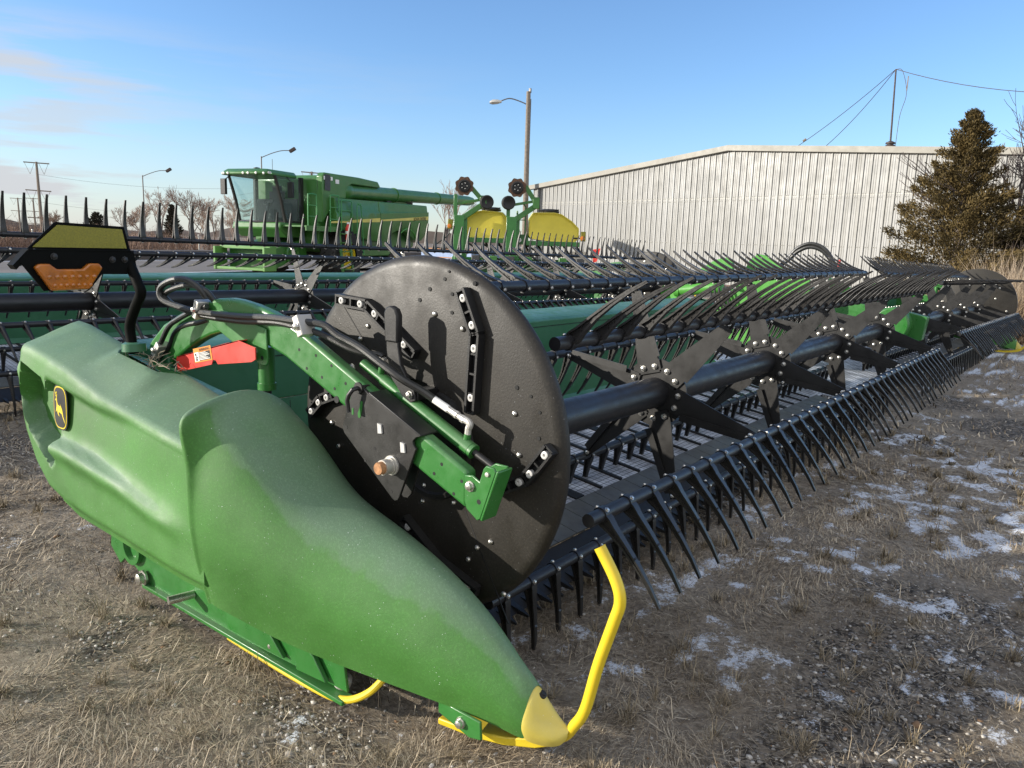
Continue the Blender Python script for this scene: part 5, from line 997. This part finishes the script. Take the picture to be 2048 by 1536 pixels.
pn = MB(); pn.py([(-1.10, 1.95), (-1.10, 3.48), (-.98, 3.60), (1.0, 3.60), (2.2, 3.55), (2.35, 3.40), (2.35, 3.34), (.55, 3.34), (.25, 3.18), (.2, 2.82), (-.3, 2.80)], .30, .56); pn.build('grain_tank_side', M['combine'], CB, bevel=.03)
def panel(x0, x1, nm):
    zt = lambda x: 2.80+.012*(x+.7); zb = lambda x: 1.42-.02*x
    b = MB(); n = 10; secs = []
    for i in range(n+1):
        x = x0+(x1-x0)*i/n; k = zt(x); l = interp(x, [(-.8, 1.75), (0, 1.62), (1.6, 1.38), (2.4, 1.36), (3.0, 1.7), (3.6, 1.85), (4.2, 1.72), (4.7, 1.36), (5.2, 1.45), (5.55, 1.7)])
        secs.append([(x, .40, l), (x, .17, l+.02), (x, .10, l+.22), (x, .06, l+.35), (x, .04, 2.0+.06*(x+.7)), (x, .04, 2.25+.06*(x+.7)), (x, .10, 2.38+.035*(x+.7)), (x, .14, k-.02), (x, .18, k), (x, .42, k)])
    b.loft(secs); return b.build(nm, M['combine'], CB, bevel=.012)
p1 = panel(-.68, 1.97, 'front_side_panel'); p2 = panel(2.0, 5.55, 'rear_side_panel')
for x0, x1, pp in ((-1.0, 1.96, p1), (2.01, 5.52, p2)):
    b = MB(); zz = lambda x: 1.93+.06*(x+.7); b.add([(x0, .034, zz(x0)+.03), (x1, .034, zz(x1)), (x1, .034, zz(x1)+.145), (x0, .034, zz(x0)+.085)], [(0, 1, 2, 3)]); b.build('yellow_stripe', M['stripe'], pp)
text_mesh('side_lettering', 'JOHN DEERE', .17, .002, M['ink'], p2, Matrix.Translation((4.35, .026, 2.235)) @ Matrix.Rotation(-.06, 4, 'Y') @ Matrix.Rotation(PI/2, 4, 'X'))
b = MB(); b.lathe((.42, .55, 3.08), (1, .0, .028), [(-.32, 0), (-.32, .20), (-.1, .31), (.2, .29), (.25, .265), (3.2, .255), (3.2, .28), (3.26, .28), (3.26, .245), (6.6, .235), (6.6, .26), (6.66, .26), (6.66, .23), (9.6, .215), (10.0, .17), (10.0, 0)], 28); b.build('unloading_auger', M['combine'], CB)
b = MB(); b.box((4.1, 1.6, 2.95), (2.2, 2.0, .25)); b.box((3.2, .6, 2.92), (.3, .3, .2)); b.tube([(4.6, .4, 2.85), (5.0, .35, 3.25)], .012, 5); b.build('engine_deck', M['black'], CB)
# cab
b = MB(); b.loft([[(-3.02+dx, 2.05+dy*.95, z) for dx, dy in ((.0, -.75), (.18, -1.0), (1.65, -.95), (1.8, -.8), (1.8, .8), (1.65, .95), (.18, 1.0), (.0, .75))] for z in (3.36, 3.44)] + [[(-2.85+dx*.88, 2.05+dy*.86, 3.55) for dx, dy in ((.0, -.75), (.18, -1.0), (1.65, -.95), (1.8, -.8), (1.8, .8), (1.65, .95), (.18, 1.0), (.0, .75))]]); rf = b.build('cab_roof', M['combine'], CB, bevel=.03)
for y in (1.18, 1.40, 1.72, 1.92, 2.55, 2.72, 2.86): l = MB(); l.lathe((-3.02+(.10 if abs(y-2.05) > .8 else .0), y, 3.40), (-1, 0, 0), [(0, .042), (.02, .038), (.025, 0)], 14); l.build('work_light', M['lamp'], rf)
for y in (1.3, 1.5): l = MB(); l.lathe((-2.85+y*.4-.5, 1.06, 3.42), (0, -1, 0), [(0, .042), (.02, .038), (.025, 0)], 14); l.build('work_light', M['lamp'], rf)
b = MB(); b.lathe((-2.3, 2.0, 3.55), (0, 0, 1), [(0, .12), (.08, .1), (.1, 0)], 14); b.cyl((-2.25, 1.4, 3.5), (-2.25, 1.4, 3.9), .008, 5); b.build('roof_beacon', M['black'], rf)
G = [(-2.08, 1.12), (-2.28, 1.5), (-2.34, 2.05), (-2.28, 2.6), (-2.08, 2.98)]
b = MB(); b.loft([[(x+.04, y, 1.92) for x, y in G], [(x-.12, y, 2.6) for x, y in G], [(x-.42, y, 3.36) for x, y in G]], closed=False); b.build('windscreen', M['glass'], CB, smooth=180)
for yy in (1.12, 2.98): b = MB(); b.add([(-2.04, yy, 1.92), (-1.25, yy, 1.95), (-1.25, yy, 3.36), (-2.50, yy, 3.36)], [(0, 1, 2, 3)]); b.build('side_window', M['glass'], CB, smooth=0)
b = MB()
for yy in (1.10, 3.0): b.tube([(-2.03, yy, 1.9), (-2.22, yy, 2.6), (-2.50, yy, 3.37)], .055, 6); b.bar((-1.22, yy, 1.9), (-1.22, yy, 3.4), .12, .12); b.bar((-2.05, yy, 1.93), (-1.2, yy, 1.93), .07, .07)
b.tube([(x+.04, y, 1.90) for x, y in G], .05, 6); b.build('cab_frame', M['bmetal'], CB)
b = MB(); b.loft([[(-2.1+dx, y, z) for dx, z in ((-.28, 1.70), (-.22, 1.9), (1.0, 1.9), (1.0, 1.45), (.1, 1.42))] for y in (1.05, 2.05, 3.05)]); b.build('cab_floor', M['combine'], CB, bevel=.04)
b = MB(); b.box((-1.5, 2.05, 2.15), (.5, .5, .4)); b.box((-1.30, 2.05, 2.6), (.15, .5, .7)); b.box((-1.3, 2.05, 3.03), (.12, .26, .2)); b.tube([(-2.05, 1.9, 1.95), (-1.95, 1.9, 2.35), (-1.88, 1.9, 2.55)], .05, 8); b.tube([(-1.88+.18*math.cos(a)*.5, 1.9+.19*math.sin(a), 2.57+.16*math.cos(a)*.6) for a in np.linspace(0, 2*PI, 17)], .014, 6); b.box((-1.6, 1.5, 2.3), (.5, .2, .5)); b.box((-1.28, 2.05, 2.3), (.05, 1.7, .8)); b.build('seat_and_steering', M['seat'], CB, bevel=.03)
for y, x, z in ((.92, -1.95, 2.95), (3.0, -2.75, 3.0)): b = MB(); b.box((x, y, z), (.10, .20, .50)); b.tube([(x+.1, y+(.25 if y < 2 else -.25), 3.38), (x, y, 3.2)], .02, 6); b.build('mirror', M['black'], CB, bevel=.03)
# feeder house and header mount
b = MB(); b.loft([[(x, y, z) for y, z in ((1.15, z0), (2.95, z0), (2.95, z1), (1.15, z1))] for x, z0, z1 in ((-.9, .75, 1.45), (-2.0, .48, 1.15), (-2.65, .35, 1.0))]); b.build('feeder_house', M['combine'], CB, bevel=.02)
b = MB()
for y in (1.0, 3.05): b.box((-2.95, y, .70), (.55, .09, .75))
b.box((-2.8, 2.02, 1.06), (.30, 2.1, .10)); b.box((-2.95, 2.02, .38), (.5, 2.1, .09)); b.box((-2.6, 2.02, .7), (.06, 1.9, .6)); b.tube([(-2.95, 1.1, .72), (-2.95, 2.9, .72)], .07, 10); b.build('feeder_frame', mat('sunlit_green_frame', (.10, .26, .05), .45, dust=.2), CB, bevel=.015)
b = MB(); b.lathe((-1.7, 1.14, .85), (0, -1, 0), [(0, .34), (.06, .34), (.08, .28), (.04, .25), (.04, .1), (.1, .08), (.1, 0)], 28); b.tube([(-1.4, 1.12, 1.1), (-2.0, 1.10, .75)], .05, 8); b.build('drive_pulley', M['combine'], CB)
wheel(CB, (0, .35, .86), .92, .62, .47); wheel(CB, (0, 3.55, .86), .92, .62, .47); wheel(CB, (3.95, .75, .62), .66, .45, .32); wheel(CB, (3.95, 3.15, .62), .66, .45, .32); 
b = MB(); b.tube([(.0, .3, .85), (0, 3.6, .85)], .16, 10); b.box((3.95, 1.95, .65), (.3, 2.2, .25)); b.box((1.8, 1.9, .95), (3.6, 1.6, .4)); b.build('axle_and_chassis', M['black'], CB)
b = MB(); b.tube([(4.0+.78*math.cos(a), .10, 1.12+.78*math.sin(a)) for a in np.linspace(.25, 2.9, 14)], .022, 6); b.build('wheel_arch_trim', M['lgreen'], CB)
# platform, rails, ladder
b = MB(); b.box((-1.4, .55, 1.80), (1.7, 1.0, .05)); b.box((-1.4, .08, 1.74), (1.75, .05, .16))
b.build('platform', M['combine'], CB)
def rail(x0, x1, y, z0, z1, nm='hand_rail', mid=(.35, .68)):
    b = MB(); b.tube(smooth_path([(x0, y, z0), (x0, y, z1-.12), (x0+.06*(1 if x1 > x0 else -1), y, z1), (x1-.06*(1 if x1 > x0 else -1), y, z1), (x1, y, z1-.12), (x1, y, z0)], 4), .022, 6)
    for k in mid: b.bar((x0, y, z0+(z1-z0)*k), (x1, y, z0+(z1-z0)*k), .022, .022)
    b.build(nm, mat_rail, CB)
mat_rail = mat('rail_green', (.05, .24, .07), .4)
rail(-2.15, -1.72, .08, 1.75, 2.82); rail(-1.02, -.55, .05, 1.65, 2.85); rail(-.45, .15, .02, 1.70, 2.72)
b = MB(); b.tube(smooth_path([(.38, -.05, 1.2), (.38, -.05, 2.55), (.5, -.05, 2.62), (.62, -.05, 2.5), (.78, -.05, .9)], 4), .02, 6); b.build('hand_rail', mat_rail, CB)
b = MB()
for x in (-.62, -.05): b.bar((x, .0, 1.72), (x, -.16, .32), .05, .10, up=(1, 0, 0))
for i in range(5): z = .40+.3*i; b.box((-.33, -.15+.035*i, z), (.52, .22, .035))
b.build('ladder', M['combine'], CB)
b = MB(); b.lathe((-.28, -.12, 1.40), (0, 0, 1), [(0, .07), (.0, .085), (.42, .085), (.50, .04), (.54, .03)], 16); fo = b.build('fire_extinguisher', M['red'], CB); b = MB(); b.box((-.28, -.13, 1.97), (.10, .04, .06)); b.lathe((-.28, -.12, 1.60), (0, 0, 1), [(0, .088), (.10, .088)], 16); b.build('nozzle_and_label', M['white'], fo)
b = MB(); b.box((-1.08, .50, 3.18), (.05, .01, .3)); b.box((-.85, .285, 3.28), (.30, .012, .52)); b.build('tank_window', M['seat'], CB)
b = MB(); b.box((-.3, .29, 3.35), (.20, .01, .14)); b.box((-1.0, .285, 3.42), (.1, .01, .12)); b.box((-.62, .285, 3.42), (.1, .01, .12)); b.build('safety_decal', M['white'], CB)
# ------------------------------------------------------------------ planter (local: +x right in view, +y away)
PLR = YAW-PI/2
PT = thing('row_crop_planter', 'green planter with two yellow seed tanks and raised row markers', 'planter', at_depth(1030, 22), PLR, local=True)
def tank(x0, x1, cut):
    secs = []; n = 9; W_ = x1-x0
    for y, k in ((-.55, .90), (-.62, .97), (-.2, 1.0), (.5, 1.0), (.9, .94)):
        p = [(0, .02), (.0, .42), (.10, .62), (.30, .80), (.42, .84), (.88, .80), (1.0, .62), (1.0, .05), (.90, -.05), (.12, -.06)] if cut == 'L' else [(0, .05), (0, .62), (.08, .82), (.5, .84), (.64, .80), (.86, .58), (1.0, .36), (1.0, .02), (.88, -.14), (.06, -.02)]
        secs.append([(x0+W_*(.5+(a-.5)*k), y, 1.62+c*k*.86) for a, c in p])
    b = MB(); b.loft(secs); o = b.build('seed_tank', M['tank'], PT, smooth=60, bevel=.05, seg=3); b = MB(); cx_ = x0+W_*(.62 if cut == 'L' else .42); b.lathe((cx_, -.1, 2.33), (0, 0, 1), [(0, .26), (.05, .27), (.06, .24), (.10, .2), (.10, 0)], 24); b.tube([(cx_-.3, -.3, 2.37), (cx_+.25, -.3, 2.41)], .02, 6); b.build('tank_lid', M['black'], o); return o
tank(-1.58, -.34, 'L'); tank(.22, 1.62, 'R')
b = MB(); b.box((-.95, -.1, 1.53), (1.15, 1.1, .13)); b.box((.9, -.1, 1.49), (1.45, 1.1, .13)); b.box((-.02, -.35, 1.58), (.5, .12, .28)); b.box((-.1, .1, .95), (3.6, .2, .2)); b.box((-.1, -.5, .72), (3.7, .18, .18)); b.build('main_frame', M['green'], PT, bevel=.01)
for x in (-1.66, -.24):
    b = MB(); b.box((x, -.75, 1.12), (.28, .16, 2.1)); b.box((x+.17, -.70, 1.2), (.10, .12, 2.0)); b.bar((x-.1, -.75, 2.15), (x-.1, -.75, 2.72), .10, .10); b.build('fold_post', M['green'], PT, bevel=.01)
    b = MB(); b.bar((x, -.75, 2.15), (x+.68, -.75, 2.62), .14, .14, up=(0, 1, 0)); b.bar((x-.08, -.75, 2.62), (x+.75, -.75, 2.78), .07, .07, up=(0, 1, 0)); b.bar((x+.72, -.78, 2.72), (x+.32+(.0 if x < -1 else .1), -.78, 3.15), .12, .12, up=(0, 1, 0)); b.box((x+.72, -.75, 2.72), (.18, .2, .3)); b.bar((x, -.75, 2.0), (x+.35, -.75, 2.45), .06, .06, up=(0, 1, 0)); mk = b.build('marker_arm', M['combine'], PT, bevel=.01); mk.location = (-.08, 0, -.17)
    cx_ = x+.21 if x < -1 else x+.20; n = 40; b = MB(); b.py([(cx_+(.26-.035*(.5+.5*math.cos(8*2*PI*i/n)))*math.cos(2*PI*i/n), 3.10+(.26-.035*(.5+.5*math.cos(8*2*PI*i/n)))*math.sin(2*PI*i/n)) for i in range(n)], -.86, -.84); dk = b.build('notched_disc', M['disk'], mk, smooth=0); b = MB(); b.lathe((cx_, -.86, 3.10), (0, -1, 0), [(0, .17), (.05, .165), (.06, .13), (.03, .12), (.03, .05), (.05, .04), (.05, 0)], 24); b.build('disc_hub', M['black'], dk); b = MB()
    for i in range(5): a = 2*PI*i/5; b.bolt((cx_+.075*math.cos(a), -.89, 3.10+.075*math.sin(a)), (0, -1, 0), .012, .02)
    b.build('bolt', M['bolt'], dk)
for cx_ in (-.80, -.22): b = MB(); b.lathe((cx_, -.86, 2.66), (.25, -1, .0), [(-.1, .16), (-.05, .185), (.03, .185), (.05, .16), (.03, .12), (-.02, .04), (-.02, 0)], 28); b.build('gauge_wheel', M['rubber'], PT).location = (-.12, 0, -.13)
b = MB()
for i in range(9):
    x = -1.3+.36*i; b.tube(smooth_path([(x, -.2, 1.45), (x+.2, -.5, 1.15), (x+.55, -.55, .85), (x+.7, -.6, .4)]), .03, 6)
for i in range(5): x = -.9+.4*i; b.tube([(x-.5, -.45, 1.42), (x+.35, -.6, .95)], .028, 6)
b.build('seed_hoses', M['hose'], PT)
for i in range(8):
    x = -1.65+.47*i; b = MB(); b.box((x, -.75, .55), (.10, .5, .5)); b.lathe((x+.12, -.95, .28), (1, 0, 0), [(0, .22), (.05, .22), (.05, 0)], 18); b.lathe((x-.14, -1.1, .28), (1, 0, 0), [(0, .24), (.05, .24), (.05, 0)], 18); b.box((x, -.9, .95), (.22, .30, .34)); b.build('row_unit', M['seat' if i % 2 else 'combine'], PT, bevel=.02)
b = MB(); b.tube(smooth_path([(-1.75, -.6, 1.28), (-2.2, -.6, 1.28), (-2.3, -.6, 1.36), (-1.98, -.6, 1.62), (-1.93, -.6, 1.80)]), .02, 6); b.build('lamp_bracket', M['bmetal'], PT)
for x, z in ((-1.93, 1.88), (1.70, 1.66)): b = MB(); b.box((x+.02, -.6, z+.05), (.13, .08, .26)); lo = b.build('tail_lamp', M['refl'], PT, bevel=.01); b = MB(); b.lathe((x, -.64, z), (0, -1, 0), [(0, .06), (.03, .055), (.035, 0)], 14); b.build('lens', mat('orange_lens', (.75, .22, .02), .3), lo)
b = MB(); b.cyl((1.45, -.6, 1.66), (1.70, -.6, 1.66), .02, 6); b.build('lamp_bracket', M['bmetal'], PT)
b = MB(); b.lathe((-.02, -.43, 1.56), (0, -1, 0), [(0, .065), (.05, .06), (.05, 0)], 16); b.build('gauge', M['white'], PT)
for c_, d_ in (((-.02, -.42, 1.33), (.08, .01, .10)), ((-1.62, -.84, 1.1), (.10, .01, .16)), ((-.2, -.84, 1.0), (.11, .01, .18))): b = MB(); b.box(c_, d_); b.build('decal', M['white'], PT)
b = MB(); b.tube([(.13, -.55, 1.7), (.13, -.55, 2.45), (.05, -.55, 2.55)], .022, 6); b.bar((.13, -.55, 2.1), (-.2, -.55, 2.1), .025, .025); b.tube([(-.1, -.2, 2.35), (-.05, -.3, 1.9), (.0, -.3, 1.6)], .03, 6); b.build('hand_rail', M['combine'], PT)
wheel(PT, (-.6, .35, .5), .52, .35, .26); wheel(PT, (.8, .35, .5), .52, .35, .26)
